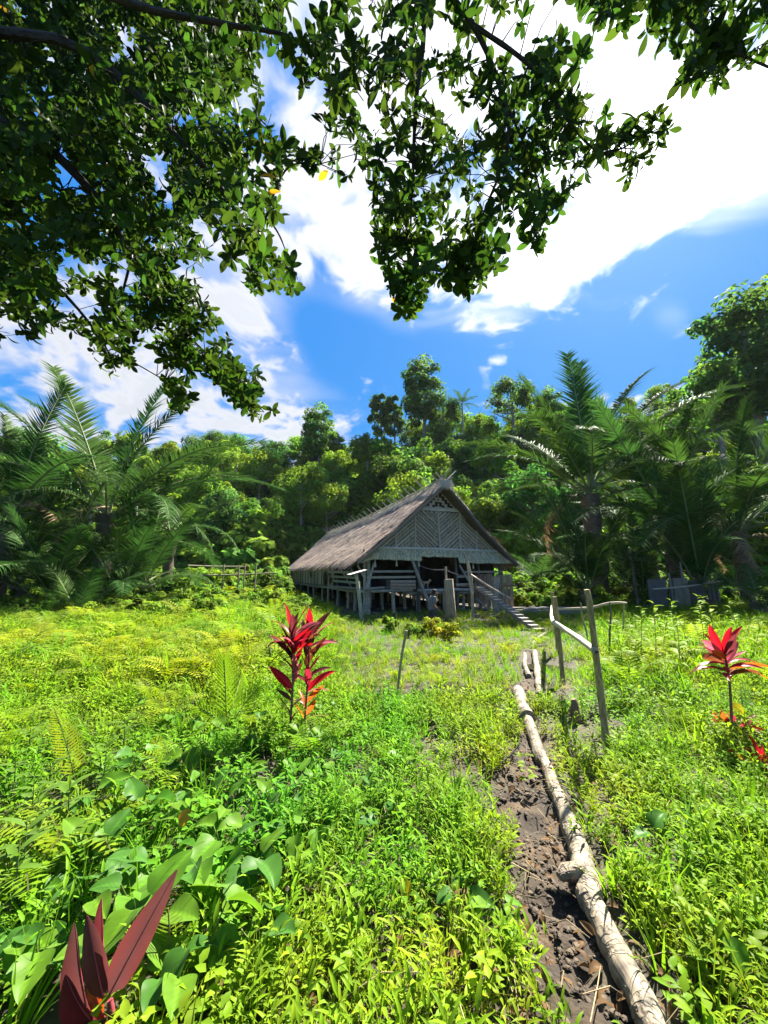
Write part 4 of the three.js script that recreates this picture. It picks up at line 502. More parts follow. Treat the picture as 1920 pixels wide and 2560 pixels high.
{
  // azimuth: 0 right, 90 away, 180 left, 270 towards the camera
  const crown = (r, n, e0, e1, s0, s1) => { const L = []; for (let k = 0; k < n; k++) { const q = k / (n - 1); L.push([k * 137.5 + rr(r, -15, 15), mix(e1, e0, Math.pow(q, 0.8)) + rr(r, -6, 6), q < 0.3 ? 2 : q < 0.6 ? [0, 1][k % 2] : q > 0.93 ? 'd' : [1, 3, 4][k % 3], rr(r, s0, s1)]); } return L; };
  let r = rng(500);
  // left group
  palm('tall palm with a bright upright spear frond at the left', onGround(at(245, 1500, 21)), 5.0, [[172, 66, 2, 1.12], [160, 56, 0, 1.05], [60, 80, 2, 1.0], [15, 74, 0, 0.8], [12, 52, 1, 0.95], [340, 42, 1, 0.9], [0, 30, 1, 0.95], [330, 22, 3, 0.85], [190, 44, 1, 1], [205, 58, 0, 0.95], [178, 26, 3, 0.9], [225, 40, 3, 0.8], [300, 34, 3, 0.75], [262, 30, 4, 0.75], [120, 50, 1, 1], [60, 45, 1, 1], [20, 12, 4, 0.8], [280, -10, 'd', 0.8]], 1, { scale: 1.5 });
  palm('drooping palm behind the tall palm, cut by the left edge', onGround(at(-10, 1500, 19)), 4.8, crown(r, 14, 0, 75, 0.95, 1.25), 2);
  palm('lower palm right of the tall left palm with drooping fronds', onGround(at(415, 1490, 25)), 4.4, crown(r, 13, -5, 62, 0.75, 0.95), 3);
  palm('trunkless young palm with fan-like fronds in the left thicket', onGround(at(300, 1505, 18.5)), 0.3, crown(r, 12, 35, 86, 0.6, 0.85), 4);
  palm('dark palm clump at the foot of the tall left palm', onGround(at(130, 1505, 17.5)), 0.3, crown(r, 13, 30, 85, 0.65, 0.95), 5);
  palm('leaning young palm low at the left edge of the thicket', onGround(at(190, 1520, 15.5)), 0.2, [[200, 70, 'y', 0.9], [150, 62, 'y', 0.8], [20, 60, 'y', 0.9], [250, 55, 'y', 0.7], [330, 66, 'y', 0.85], [80, 70, 'y', 0.9]], 6);
  palm('shaded palm deep in the left thicket', onGround(at(360, 1500, 21)), 1.2, crown(r, 13, 20, 82, 0.75, 0.9), 17);
  palm('shaded palm at the far left of the thicket', onGround(at(40, 1500, 19)), 1.2, crown(r, 13, 15, 82, 0.8, 1.0), 18);
  // right group
  palm('tallest palm of the right group with upright centre fronds', onGround(at(1500, 1500, 23)), 6.5, [[95, 87, 2, 1.08], [60, 82, 2, 0.98], [176, 72, 2, 0.86], [20, 70, 0, 1.0], [12, 58, 0, 1.08], [4, 48, 0, 1.1], [340, 56, 1, 1.0], [355, 36, 1, 1.0], [182, 46, 1, 0.8], [195, 30, 1, 0.75], [215, 50, 1, 0.7], [165, 20, 3, 0.75], [250, 40, 3, 0.7], [285, 34, 4, 0.8], [310, 20, 4, 0.8], [120, 55, 0, 0.9], [60, 50, 1, 1], [205, 5, 4, 0.75], [190, -20, 'd', 0.7]], 7, { scale: 1.6 });
  palm('young palm with a bright upright frond left of the tallest right palm', onGround(at(1475, 1502, 20.5)), 0.8, [[165, 78, 2, 0.95], [110, 82, 2, 0.85], [185, 60, 0, 0.75], [200, 50, 4, 0.7], [150, 58, 1, 0.75], [240, 60, 3, 0.65], [20, 68, 0, 0.8], [60, 62, 1, 0.8], [320, 60, 3, 0.7], [280, 66, 0, 0.65]], 8, { scale: 1.15 });
  palm('large dark palm right of the tallest palm', onGround(at(1700, 1495, 22)), 4.4, crown(r, 17, 0, 84, 1.05, 1.4), 9);
  palm('young palm with one great upright frond at the right', onGround(at(1758, 1500, 18.5)), 0.7, [[210, 84, 2, 0.95], [20, 82, 2, 0.9], [60, 74, 0, 0.9], [330, 70, 1, 0.85], [180, 70, 1, 0.85], [150, 58, 3, 0.75], [265, 68, 4, 0.65], [95, 78, 2, 0.9]], 10, { scale: 1.2 });
  palm('palm with long swept fronds cut by the right edge', onGround(at(1870, 1495, 21)), 4.2, crown(r, 16, 0, 80, 1.1, 1.4), 11);
  palm('dark palm behind the right group', onGround(at(1640, 1490, 27)), 4.2, crown(r, 14, 5, 80, 0.95, 1.2), 12);
  palm('shaded trunkless palm between the right palms', onGround(at(1610, 1500, 21)), 0.4, crown(r, 12, 35, 85, 0.7, 0.9), 13);
  palm('small feathery palm behind the right end of the house', onGround(at(1350, 1490, 27)), 1.2, [[10, 50, 'y', 1], [80, 60, 'y', 1], [140, 45, 'y', 1], [200, 50, 'y', 1], [270, 50, 'y', 0.9], [330, 40, 'y', 1], [175, 25, 'y', 1]], 14);
  palm('low feathery palm at the far right behind the board fence', onGround(at(1900, 1490, 16)), 0.5, [[170, 40, 'y', 0.8], [140, 55, 'y', 0.8], [200, 25, 'y', 0.8], [60, 60, 'y', 0.8], [240, 40, 'y', 0.7], [10, 50, 'y', 0.8]], 15);
  console.log('palms');
}

// ------------------------------------------------------------------ forest trees
function crownGeo(seed, R, H, puffs, per, leaf, base, { flat = 1, spread = 1 } = {}) {
  const r = rng(seed), g = new Geo();
  for (let k = 0; k < puffs; k++) {
    let x, y, z; do { x = rr(r, -1, 1); y = rr(r, -1, 1); z = rr(r, -1, 1); } while (x * x + y * y + z * z > 1 || x * x + y * y + z * z < 0.12);
    const cx = x * R * 0.8 * (0.75 + 0.5 * r()), cy = y * H * 0.42, cz = z * R * 0.8, pr = R * rr(r, 0.2, 0.42) * spread, tint = rr(r, 0.72, 1.3), yel = rr(r, -0.15, 0.25);
    for (let i = 0; i < per; i++) {
      const th = r() * 6.283, ph = Math.acos(rr(r, -0.75, 1)), q = Math.pow(r(), 0.35), nx = Math.sin(ph) * Math.cos(th), ny = Math.cos(ph), nz = Math.sin(ph) * Math.sin(th);
      const px = cx + nx * pr * q, py = cy + ny * pr * q * 0.8 * flat, pz = cz + nz * pr * q, f = tint * rr(r, 0.65, 1.35), c = [base[0] * f * (1 + yel), base[1] * f, base[2] * f * (1 - yel)], s = leaf * rr(r, 0.65, 1.35);
      const up = V(nx + rr(r, -0.8, 0.8), ny + 0.6 + rr(r, -0.6, 0.6), nz + rr(r, -0.8, 0.8)).normalize(), d = V(rr(r, -1, 1), rr(r, -0.9, 0.3), rr(r, -1, 1)); d.addScaledVector(up, -d.dot(up)).normalize(); const sd = V(0, 0, 0).crossVectors(up, d).multiplyScalar(s * 0.36);
      const a = g.v(px - d.x * s * 0.5, py - d.y * s * 0.5, pz - d.z * s * 0.5, c), b = g.v(px + sd.x, py + sd.y, pz + sd.z, c), e = g.v(px + d.x * s * 0.55, py + d.y * s * 0.55 - s * 0.1, pz + d.z * s * 0.55, c), h = g.v(px - sd.x, py - sd.y, pz - sd.z, c); g.quad(a, b, e, h);
    }
  }
  return g.build();
}
function trunkGeo(seed, H, rad, col, crownBase, R) {
  const r = rng(seed), g = new Geo(), pts = [], N = 7; for (let k = 0; k <= N; k++) pts.push(V(Math.sin(k * 0.7 + seed) * 0.18 * k / N, H * k / N - (k ? 0 : 0.8), Math.cos(k * 0.6 + seed) * 0.18 * k / N));
  g.tube(pts, pts.map((_, k) => rad * mix(1.15, 0.4, k / N)), 8, col, 0.08);
  for (let k = 0; k < 7; k++) { const y = mix(crownBase, H, rr(r, 0.05, 0.85)), th = r() * 6.28, L = R * rr(r, 0.5, 0.9), a = V(0, y, 0), b = V(Math.cos(th) * L, y + L * rr(r, 0.2, 0.7), Math.sin(th) * L); g.tube([a, a.clone().lerp(b, 0.5).add(V(0, -0.1, 0)), b], [rad * 0.42, rad * 0.3, rad * 0.1], 5, col); }
  return g.build();
}
const TREES = [ // name kind, label, crown, trunk
  { n: 'forest_tree', l: 'rounded dark green tree in the hillside forest', c: crownGeo(21, 3.4, 6.5, 36, 150, 0.32, [0.06, 0.125, 0.016]), H: 9, R: 3.4, y: 8.2, rad: 0.2, t: [0.16, 0.14, 0.11] },
  { n: 'forest_tree', l: 'bushy mid green tree in the hillside forest', c: crownGeo(22, 3.0, 7.5, 38, 140, 0.3, [0.095, 0.175, 0.018]), H: 10, R: 3, y: 8.4, rad: 0.18, t: [0.22, 0.19, 0.15] },
  { n: 'forest_tree', l: 'yellowish green open crowned tree in the hillside forest', c: crownGeo(23, 3.1, 7, 34, 130, 0.28, [0.11, 0.19, 0.018]), H: 10, R: 3, y: 8.6, rad: 0.16, t: [0.34, 0.31, 0.26] },
  { n: 'forest_tree', l: 'broad large leaved tree in the hillside forest', c: crownGeo(24, 3.8, 6, 42, 110, 0.4, [0.09, 0.18, 0.018]), H: 8, R: 3.6, y: 7.2, rad: 0.22, t: [0.2, 0.17, 0.13] },
  { n: 'forest_tree', l: 'slim pale trunked tree in the hillside forest', c: crownGeo(25, 2.2, 5, 26, 130, 0.27, [0.125, 0.2, 0.018]), H: 12, R: 2.1, y: 11.2, rad: 0.15, t: [0.4, 0.37, 0.32] },
  { n: 'forest_tree', l: 'blue green dense tree in the hillside forest', c: crownGeo(26, 3.2, 7, 36, 140, 0.31, [0.045, 0.12, 0.026]), H: 9, R: 3.2, y: 8.2, rad: 0.2, t: [0.14, 0.12, 0.1] },
];
const tints = [[1.2, 1.2, 1], [1.4, 1.42, 0.9], [1.0, 1.12, 1], [1.25, 1.45, 1]].map((c, k) => { const m = M.leaf.clone(); m.color.setRGB(...c); m.name = 'forest leaf ' + k; return m; });
TREES.forEach((T, k) => { T.tr = trunkGeo(60 + k, T.H, T.rad, T.t, T.y - 2.5, T.R); });
function tree(T, pos, s, turn, tint, label, group, name) {
  const o = thing(name ?? T.n, label ?? T.l, 'tree', group ?? (label ? null : 'trees of the hillside forest'), pos, turn); o.scale.set(s * (0.9 + 0.2 * hash(pos.x * 9, pos.z * 9)), s, s);
  part('trunk', T.tr, M.trunk, o); const c = part('crown', T.c, tints[tint], o, 'stuff'); c.position.y = T.y; return o;
}
{
  const r = rng(600); let n = 0;
  for (let D = 43, row = 0; D < 90; D += mix(4.4, 6.4, (D - 43) / 47), row++) {
    const w = D * 1.02 + 4, st = mix(5.0, 6.2, (D - 43) / 47);
    for (let x = -w; x < w; x += st) {
      const px = x + rr(r, -1.9, 1.9), D2 = D + rr(r, -1.8, 1.8) , pz = -D2, [s, t] = hutST(px, pz); if (s > -2.5 && s < 10 && t < 28) continue;
      // outside what the frame shows of the slope, or hidden behind the near palms
      const u = px / D2; if ((u < -0.62 && row > 2 && row % 2) || Math.abs(u) > 1.08) continue;
      const big = fbm(px * 0.08, pz * 0.08, 2, 5), kind = Math.floor(r() * 6), left = px < -6 ? (r() < 0.22 ? 2 : kind) : kind;
      tree(TREES[left], V(px, height(px, pz) - 0.2, pz), rr(r, 0.75, 1.25) * (0.85 + big * 0.3), r() * 6.28, Math.floor(r() * 4)); n++;
    }
  }
  console.log('forest', n);
  scene.fog = new THREE.FogExp2(new THREE.Color(0.85, 0.95, 1), 0.0001);

  // trees that stand out on the skyline
  const stand = (u, vTop, D, T, label, sc, tint, name) => { const top = at(u, vTop, D), y = height(top.x, top.z), s = (top.y - y) / (T.y + T.R * 0.85); return tree(T, V(top.x, y - 0.2, top.z), s * (sc ?? 1), 1, tint, label, null, name); };
  const tallA = { c: crownGeo(71, 3.0, 9, 44, 150, 0.28, [0.055, 0.12, 0.02], { spread: 0.9 }), H: 13, R: 3, y: 11, rad: 0.25, t: [0.2, 0.18, 0.15] }; tallA.tr = trunkGeo(91, 13, 0.25, tallA.t, 7, 3);
  const tallB = { c: crownGeo(72, 4.0, 5, 36, 150, 0.28, [0.07, 0.14, 0.02], { spread: 0.8 }), H: 13, R: 3.4, y: 11.6, rad: 0.25, t: [0.26, 0.23, 0.2] }; tallB.tr = trunkGeo(92, 13, 0.25, tallB.t, 8, 3.6);
  const slim = { c: crownGeo(73, 1.5, 7, 40, 80, 0.28, [0.055, 0.11, 0.02]), H: 12, R: 1.2, y: 9.5, rad: 0.14, t: [0.25, 0.22, 0.19] }; slim.tr = trunkGeo(93, 12, 0.14, slim.t, 7, 1.1);
  stand(1058, 925, 70, tallA, 'tall dark tree standing highest over the house roof', 1, 0, 'skyline_tree');
  stand(1105, 985, 74, tallB, 'broad tree right behind the tallest skyline tree', 1, 2, 'skyline_tree');
  stand(1275, 945, 70, tallB, 'flat topped tree on the skyline right of the thin skyline palm', 1, 0, 'skyline_tree');
  stand(1370, 990, 68, tallA, 'hazy green tree on the skyline left of the tall right palms', 1, 3, 'skyline_tree');
  stand(952, 1015, 78, slim, 'very thin tufted tree on the skyline above the roof', 1, 0, 'skyline_tree');
  stand(985, 1022, 76, slim, 'thin vine hung tree beside the tufted skyline tree', 1.02, 0, 'skyline_tree');
  stand(800, 1035, 66, tallA, 'leaning bushy tree on the skyline left of the roof ridge', 1, 3, 'skyline_tree');
  stand(560, 1072, 72, tallB, 'dark spreading tree on the skyline at the left', 1, 0, 'skyline_tree');
  stand(1845, 790, 46, tallA, 'towering vine draped tree at the right edge', 1, 2, 'skyline_tree');
  stand(1930, 760, 50, tallA, 'second vine draped tree cut by the right edge', 1, 0, 'skyline_tree');
  stand(1770, 905, 48, tallB, 'pale green tree below the towering right tree', 1, 3, 'skyline_tree');
  stand(960, 1090, 58, TREES[3], 'olive brown rounded tree right above the roof ridge', 1, 1, 'olive_tree');
  stand(1070, 1100, 56, TREES[1], 'wide olive tree behind the gable peak', 1, 1, 'olive_tree');
  // the thin palm on the skyline
  { const top = at(1155, 1010, 72), y = height(top.x, top.z), H = top.y - y, o = thing('skyline_palm', 'slender pale palm alone on the skyline', 'palm', null, V(top.x, y, top.z)); const g = new Geo(); g.tube([V(0, -0.5, 0), V(0.15, H * 0.5, 0), V(0, H, 0)], [0.25, 0.18, 0.15], 7, [0.45, 0.42, 0.37]); part('trunk', g, M.trunk, o); const r2 = rng(77); for (let k = 0; k < 13; k++) { const f = new THREE.Group(); f.name = 'frond'; f.position.y = H; f.rotation.set(0, k * 2.4, mix(0.1, 1.2, k / 12), 'YZX'); f.scale.setScalar(0.95); part('stalk', YOUNG[0], M.plain, f); part('leaflets', YOUNG[1], palmTint[2], f, 'stuff'); o.add(f); } }
}

// ------------------------------------------------------------------ shrubs and undergrowth
const SHRUB = [crownGeo(81, 0.9, 1.5, 16, 75, 0.15, [0.16, 0.25, 0.018]), crownGeo(82, 1.1, 1.4, 18, 70, 0.19, [0.10, 0.19, 0.02]), crownGeo(83, 0.8, 1.7, 15, 60, 0.22, [0.12, 0.21, 0.018])];
{
  const r = rng(700), lists = [[], [], []], cols = [[], [], []];
  const put = (x, z, s) => { const k = Math.floor(r() * 3); lists[k].push(XF(V(x, height(x, z) + 0.45 * s, z), r() * 6.3, V(s, s * rr(r, 0.8, 1.3), s))); const f = rr(r, 0.55, 1.15); cols[k].push([f * rr(r, 0.7, 1.1), f, f * 0.9]); };
  for (let k = 0; k < 1500; k++) { const D = mix(24, 50, Math.pow(r(), 0.8)), x = rr(r, -1.1, 1.15) * D, [s, t] = hutST(x, -D); if (s > -2.2 && s < 8.6 && t < 27 && t > -8) continue; if (s > 8 && t < 3) continue; if (D < 30 && Math.abs(x) < 3) continue; put(x, -D, rr(r, 0.7, 2.0)); }
  for (let k = 0; k < 4400; k++) { const D = rr(r, 39, 86), x = rr(r, -1.0, 1.05) * D, [s, t] = hutST(x, -D); if (s > -2.5 && s < 10 && t < 28) continue; put(x, -D, rr(r, 1.8, 4.8)); }
  for (let k = 0; k < 260; k++) { const D = rr(r, 14, 22), x = rr(r, -1.1, -0.42) * D; put(x, -D, rr(r, 0.3, 0.85)); }
  for (let k = 0; k < 70; k++) { const p = HUT.clone().addScaledVector(ES, rr(r, -2, 10)).addScaledVector(ET, rr(r, 26.5, 31)); put(p.x, p.z, rr(r, 0.9, 1.5)); }
  for (let k = 0; k < 40; k++) { const p = HUT.clone().addScaledVector(ES, rr(r, 8.3, 10)).addScaledVector(ET, rr(r, 5, 26)); put(p.x, p.z, rr(r, 0.5, 1.0)); }
  for (let k = 0; k < 150; k++) { const D = rr(r, 19, 28), x = rr(r, 0.5, 1.1) * D; put(x, -D, rr(r, 0.4, 1.0)); }
  for (let k = 0; k < 90; k++) { const D = rr(r, 21, 30), x = rr(r, 0.32, 0.52) * D; put(x, -D, rr(r, 0.3, 0.9)); }
  for (let k = 0; k < 120; k++) { const D = rr(r, 19, 30), x = rr(r, -0.5, -0.26) * D; put(x, -D, rr(r, 0.3, 0.8)); }
  const u = new THREE.Group(); u.name = 'undergrowth'; tag(u, 'tangled green undergrowth along the foot of the hill', 'undergrowth', null, 'stuff'); scene.add(u);
  lists.forEach((l, k) => copies('leafy_growth', SHRUB[k], M.leaf, l, cols[k], u));
  const shrub = (label, u0, v0, s, k, tint = [1, 1, 1]) => { const p = gp(u0, v0), o = thing('shrub', label, 'shrub', null, onGround(p), u0); const m = M.leaf.clone(); m.color.setRGB(...tint); m.name = 'shrub leaf'; const c = part('foliage', SHRUB[k], m, o, 'stuff'); c.position.y = 0.5 * s; c.scale.setScalar(s); const g = new Geo(); for (let i = 0; i < 4; i++) g.tube([V(0, -0.05, 0), V(Math.cos(i * 1.7) * 0.25 * s, 0.5 * s, Math.sin(i * 1.7) * 0.25 * s)], [0.02, 0.01], 5, [0.12, 0.1, 0.06]); part('stem', g, M.trunk, o, 'stuff'); };
  shrub('rounded green shrub left of the house eave', 690, 1530, 0.95, 0); shrub('dense green shrub at the back left corner of the house', 735, 1533, 0.8, 1, [0.9, 1, 1]); shrub('pale leafy shrub in front of the left side of the house', 650, 1500, 1.1, 2, [1.2, 1.15, 1]);
  shrub('leafy weed bush in front of the crate', 972, 1580, 0.42, 2, [1.2, 1.2, 1]); shrub('yellowish bush in front of the thick round post', 1085, 1592, 0.45, 0, [1.5, 1.1, 0.8]); shrub('brownish yellow bush below the person', 1120, 1605, 0.4, 0, [1.5, 1.05, 0.7]); shrub('small green bush at the garden stake', 1040, 1590, 0.35, 1, [1.1, 1.1, 1]);
  shrub('dark shrub at the foot of the left palms', 290, 1540, 0.8, 1); shrub('pale flowering bush right of the left palms', 415, 1500, 1.6, 0, [1.4, 1.2, 1.1]);
  // vine covered snag among the right palms
  { const p = gp(1598, 1536), D = -p.z, o = thing('vine_snag', 'dead stub wrapped in hanging vines before the board fence', 'tree stub', null, onGround(p)); const H = at(1590, 1372, D).y, g = new Geo(); g.tube([V(0, -0.1, 0), V(-0.05, H * 0.5, 0), V(-0.12, H, 0)], [0.09, 0.07, 0.05], 7, [0.2, 0.16, 0.11], 0.1); part('trunk', g, M.pole, o); const f = new Geo(), r3 = rng(72); for (let k = 0; k < 900; k++) { const y = rr(r3, 0.05, 0.95) * H, a = r3() * 6.3, q = rr(r3, 0.05, 0.42) * (1 - 0.5 * y / H), c = vary(r3, [0.06, 0.08, 0.025], 0.4); f.blade(V(Math.cos(a) * q - 0.08 * y / H, y, Math.sin(a) * q), V(rr(r3, -0.5, 0.5), -1, rr(r3, -0.5, 0.5)), V(Math.cos(a), 0.3, Math.sin(a)), rr(r3, 0.06, 0.14), 0.022, PROF.lance, 2, c); } part('vines', f, M.leaf, o, 'stuff'); }
  console.log('shrubs');
}

// ------------------------------------------------------------------ grass, weeds and ferns
{
  const r = rng(800), Y = V(0, 1, 0);
  const weed = (seed, H, stems, lw, col) => { const q = rng(seed), g = new Geo(); for (let k = 0; k < stems; k++) { const a = q() * 6.3, R = q() * 0.09, lean = V(rr(q, -0.35, 0.35), 1, rr(q, -0.35, 0.35)).normalize(), h = H * rr(q, 0.55, 1.1), b = V(Math.cos(a) * R, -0.02, Math.sin(a) * R), top = b.clone().addScaledVector(lean, h); g.blade(b, lean, V(Math.cos(a), 0, Math.sin(a)), h, 0.0022, () => 1, 1, [col[0] * 0.8, col[1] * 0.7, col[2]], { fold: 0 }); const nl = 5; for (let i = 0; i < nl; i++) { const t = mix(0.25, 1, i / (nl - 1)), th = i * 2.6 + a, d = V(Math.cos(th), rr(q, 0.35, 0.9) + t * 0.4, Math.sin(th)), tone = rr(q, 0.75, 1.25); g.blade(b.clone().lerp(top, t), d, Y, rr(q, 0.055, 0.1) * (H / 0.22), lw * rr(q, 0.8, 1.2), PROF.lance, 3, [col[0] * tone, col[1] * tone, col[2] * tone], { droop: rr(q, 0.5, 1.3), fold: 0.3 }); } } return g.build(); };
  const tuft = (seed, H, n, w, spread, col, droop = 1) => { const q = rng(seed), g = new Geo(); for (let k = 0; k < n; k++) { const a = q() * 6.3, R = q() * 0.07, d = V(Math.cos(a) * spread * q(), 1, Math.sin(a) * spread * q()), tone = rr(q, 0.75, 1.25); g.blade(V(Math.cos(a) * R, -0.02, Math.sin(a) * R), d, V(-Math.cos(a), 0.2, -Math.sin(a)), H * rr(q, 0.5, 1.1), w * rr(q, 0.7, 1.2), PROF.grass, 4, [col[0] * tone, col[1] * tone, col[2] * tone], { droop: droop * rr(q, 0.3, 1.4), fold: 0.25 }); } return g.build(); };
  const herb = (seed, n, L, w, H, col) => { const q = rng(seed), g = new Geo(); for (let k = 0; k < n; k++) { const a = k * 2.4, h = H * Math.pow(q(), 0.6), o = V(rr(q, -0.05, 0.05), h, rr(q, -0.05, 0.05)), tone = rr(q, 0.75, 1.25); g.blade(o, V(Math.cos(a), rr(q, 0.1, 0.6), Math.sin(a)), Y, L * rr(q, 0.7, 1.2), w, PROF.lance, 3, [col[0] * tone, col[1] * tone, col[2] * tone], { droop: rr(q, 0.3, 1), fold: 0.25 }); } g.blade(V(0, -0.02, 0), Y, V(1, 0, 0), H, 0.002, () => 1, 1, [0.08, 0.08, 0.02], { fold: 0 }); return g.build(); };
  const fern = (seed, n, L, col, pinnaL = 0.075) => { const q = rng(seed), g = new Geo(); for (let k = 0; k < n; k++) { const a = k * 6.28 / n + q(), rise = rr(q, 0.9, 2.4); let p = V(0, 0, 0), d = V(Math.cos(a), rise, Math.sin(a)).normalize(); const s = V(-Math.sin(a), 0, Math.cos(a)), m = 15, tone = rr(q, 0.8, 1.2), c = [col[0] * tone, col[1] * tone, col[2] * tone]; for (let i = 0; i < m; i++) { const p2 = p.clone().addScaledVector(d, L / m), t = i / m, pl = pinnaL * Math.sin(Math.PI * mix(0.2, 0.97, t)); const up = V(0, 0, 0).crossVectors(s, d).normalize(); if (up.y < 0) up.negate(); if (i > 1) for (const e of [-1, 1]) g.blade(p2, s.clone().multiplyScalar(e).addScaledVector(d, 0.35), up, pl * 2, L / m * 0.36, PROF.lance, 2, c, { fold: 0, droop: 0.3 }); g.blade(p, d, up, L / m, 0.003, () => 1, 1, [0.12, 0.11, 0.03], { fold: 0 }); p = p2; d.y -= 0.09 * (1 + t); d.normalize(); } } return g.build(); };
  const C = [0.17, 0.30, 0.008];
  const KIND = {
    weedA: weed(1, 0.2, 5, 0.0085, C), weedB: weed(2, 0.26, 6, 0.01, [0.145, 0.28, 0.008]), weedC: weed(3, 0.17, 5, 0.007, [0.205, 0.31, 0.009]),
    tuftA: tuft(4, 0.26, 16, 0.0045, 0.7, C), tuftB: tuft(5, 0.38, 18, 0.005, 0.6, [0.15, 0.285, 0.008]), dry: tuft(6, 0.26, 16, 0.0035, 0.9, [0.27, 0.25, 0.06]),
    herbA: herb(7, 12, 0.055, 0.016, 0.14, [0.125, 0.255, 0.01]), herbB: herb(8, 14, 0.075, 0.02, 0.22, [0.15, 0.27, 0.01]), herbC: herb(12, 16, 0.05, 0.012, 0.26, [0.21, 0.3, 0.009]),
    fernA: fern(9, 6, 0.5, [0.2, 0.3, 0.008]), fernB: fern(10, 5, 0.62, [0.17, 0.275, 0.012]), wide: tuft(11, 0.42, 12, 0.011, 0.8, [0.135, 0.29, 0.008]),
  };
  const L = {}, Cc = {}; for (const k in KIND) { L[k] = []; Cc[k] = []; }
  const add = (k, x, z, s, tint) => { L[k].push(XF(V(x, height(x, z), z), r() * 6.3, V(s, s * rr(r, 0.85, 1.2), s), rr(r, -0.15, 0.15), rr(r, -0.15, 0.15))); Cc[k].push(tint); };
  const pick = (w) => { let t = 0; for (const k in w) t += w[k]; t *= r(); for (const k in w) if ((t -= w[k]) <= 0) return k; };
  const bands = [[0.9, 3.0, 250], [3.0, 5.5, 170], [5.5, 9, 100], [9, 14, 55], [14, 20, 26], [20, 30, 9]];
  for (const [d0, d1, dens] of bands) {
    const w0 = d1 * 1.1 + 1.8, n = Math.round((d1 - d0) * 2 * w0 * dens);
    for (let k = 0; k < n; k++) {
      const D = rr(r, d0, d1), x = rr(r, -w0, w0), z = -D; if (Math.abs(x) > D * 1.1 + 1.8) continue;
      const u = x / D, patch = fbm(x * 0.8, z * 0.8, 3, 900), fine = fbm(x * 3.1, z * 3.1, 2, 901), mud = mudAt(x, z);
      if (mud > 0.35 && r() < mud * 0.97) continue; if (r() < yardAt(x, z) * 0.98) continue;
      const [s, t] = hutST(x, z); if (s > -0.4 && s < 8 && t > -0.3 && t < 26) continue;
      if (Math.hypot((x - puddle.x) * 0.8, z - puddle.z) < 0.42) continue;
      if (D < 9 && logLines.some(([P, rd]) => distTo(P, x, z) < rd + 0.03)) continue;
      const nearDitch = D > 5.5 && D < 8 ? distTo(ditch, x, z) : 9; if (nearDitch < 0.17 && x > -0.1 && r() < 0.93) continue;
      // bare trodden gaps with fallen litter near the path in the foreground
      const bare = sst(0.56, 0.36, fbm(x * 1.9 + 5, z * 1.9, 3, 905)), gap = D < 6 ? 0.12 + bare * mix(0.4, 0.62, sst(-0.4, 0.3, u)) : 0.06 + bare * 0.3; if (r() < gap) continue;
      const leftness = sst(-0.05, -0.45, u), mid = sst(4.5, 7, D);
      let wts, sc = rr(r, 0.8, 1.25);
      if (mid < 0.5) wts = { weedA: 3, weedB: 2.4, weedC: 2.2, tuftA: 1.1, tuftB: 0.6 * leftness + 0.15, herbA: 1.6 + leftness, herbB: 0.5 + 1.6 * leftness, wide: 0.25 + 0.5 * leftness, dry: 0.18 + (patch < 0.45 ? 0.5 : 0), fernA: 0.1 * leftness };
      else wts = { tuftA: 3, tuftB: 2, weedB: 1, weedC: 1.5, herbB: 0.5 + 1.2 * leftness, herbC: 0.6 + 2.0 * leftness, weedA: 1.5 * leftness, wide: 0.6 + 0.5 * leftness, dry: 0.9, fernA: 0.05 + 0.12 * leftness, fernB: 0.04 + 0.12 * leftness };
      if (mid > 0.5 && u > -0.12 && u < 0.52) sc *= 0.62; // shorter trodden sward before the house
      if (u > 0.5 && D > 5) sc *= 1.25; if (D < 5) sc *= 0.88;
      if (Math.hypot(x + 1.12, z + 1.5) < 0.2) continue;
      sc *= mix(1, 1.5, leftness * mid) * mix(1, 1.35, sst(9, 18, D)) * mix(1, 1.5, sst(18, 28, D));
      const kk = pick(wts), yel = (patch - 0.5) * 1.1 + (fine - 0.5) * 0.5 + (mid > 0.5 ? 0.08 : 0), f = rr(r, 0.75, 1.2);
      add(kk, x, z, sc, [f * clamp(1 + yel * 0.9, 0.55, 1.7), f * clamp(1 + yel * 0.12, 0.75, 1.15), f * clamp(1 - yel * 0.3, 0.6, 1.3)]);
    }
  }
  const sward = new THREE.Group(); sward.name = 'grass'; tag(sward, 'bright green grass, weeds and ferns covering the clearing', 'grass', null, 'stuff'); scene.add(sward);
  let tot = 0; for (const k in KIND) { if (!L[k].length) continue; copies({ weed: 'leafy_weeds', tuft: 'grass_tufts', herb: 'herbs', fern: 'ferns', wide: 'broad_grass', dry: 'dry_grass' }[k.replace(/[A-C]$/, '')], KIND[k], M.grass, L[k], Cc[k], sward); tot += L[k].length; }
  console.log('grass', tot);

  // -------------------------------------------------------------- single plants one can point at
  const ARUM = [[0.095, 0.205, 0.01], [0.085, 0.21, 0.012], [0.05, 0.15, 0.016]];
  const leafShapes = [0, 1, 2].map((k) => { const g = new Geo(); g.blade(V(0, 0, 0), V(0, -0.15, 1), V(0, 1, 0.15), 0.2, 0.075, PROF.heart, 14, [1, 1, 1], { fold: [0.2, 0.45, 0.32][k], droop: [0.5, 0.9, 0.3][k], wave: 0.1, cols: 4, vein: (q, t) => (Math.abs(q) < 0.01 ? 1.35 : 1) * (0.86 + 0.2 * Math.abs(((t * 7 - Math.abs(q) * 1.6 + 9) % 1) - 0.5) * 2) * (0.85 + 0.3 * vnoise(q * 3 + k * 5, t * 6, 19)) }); return g.build(); });
  const arumMats = ARUM.map((c, k) => { const m = M.glossLeaf.clone(); m.color.setRGB(...c); m.name = 'broad leaf ' + k; return m; });
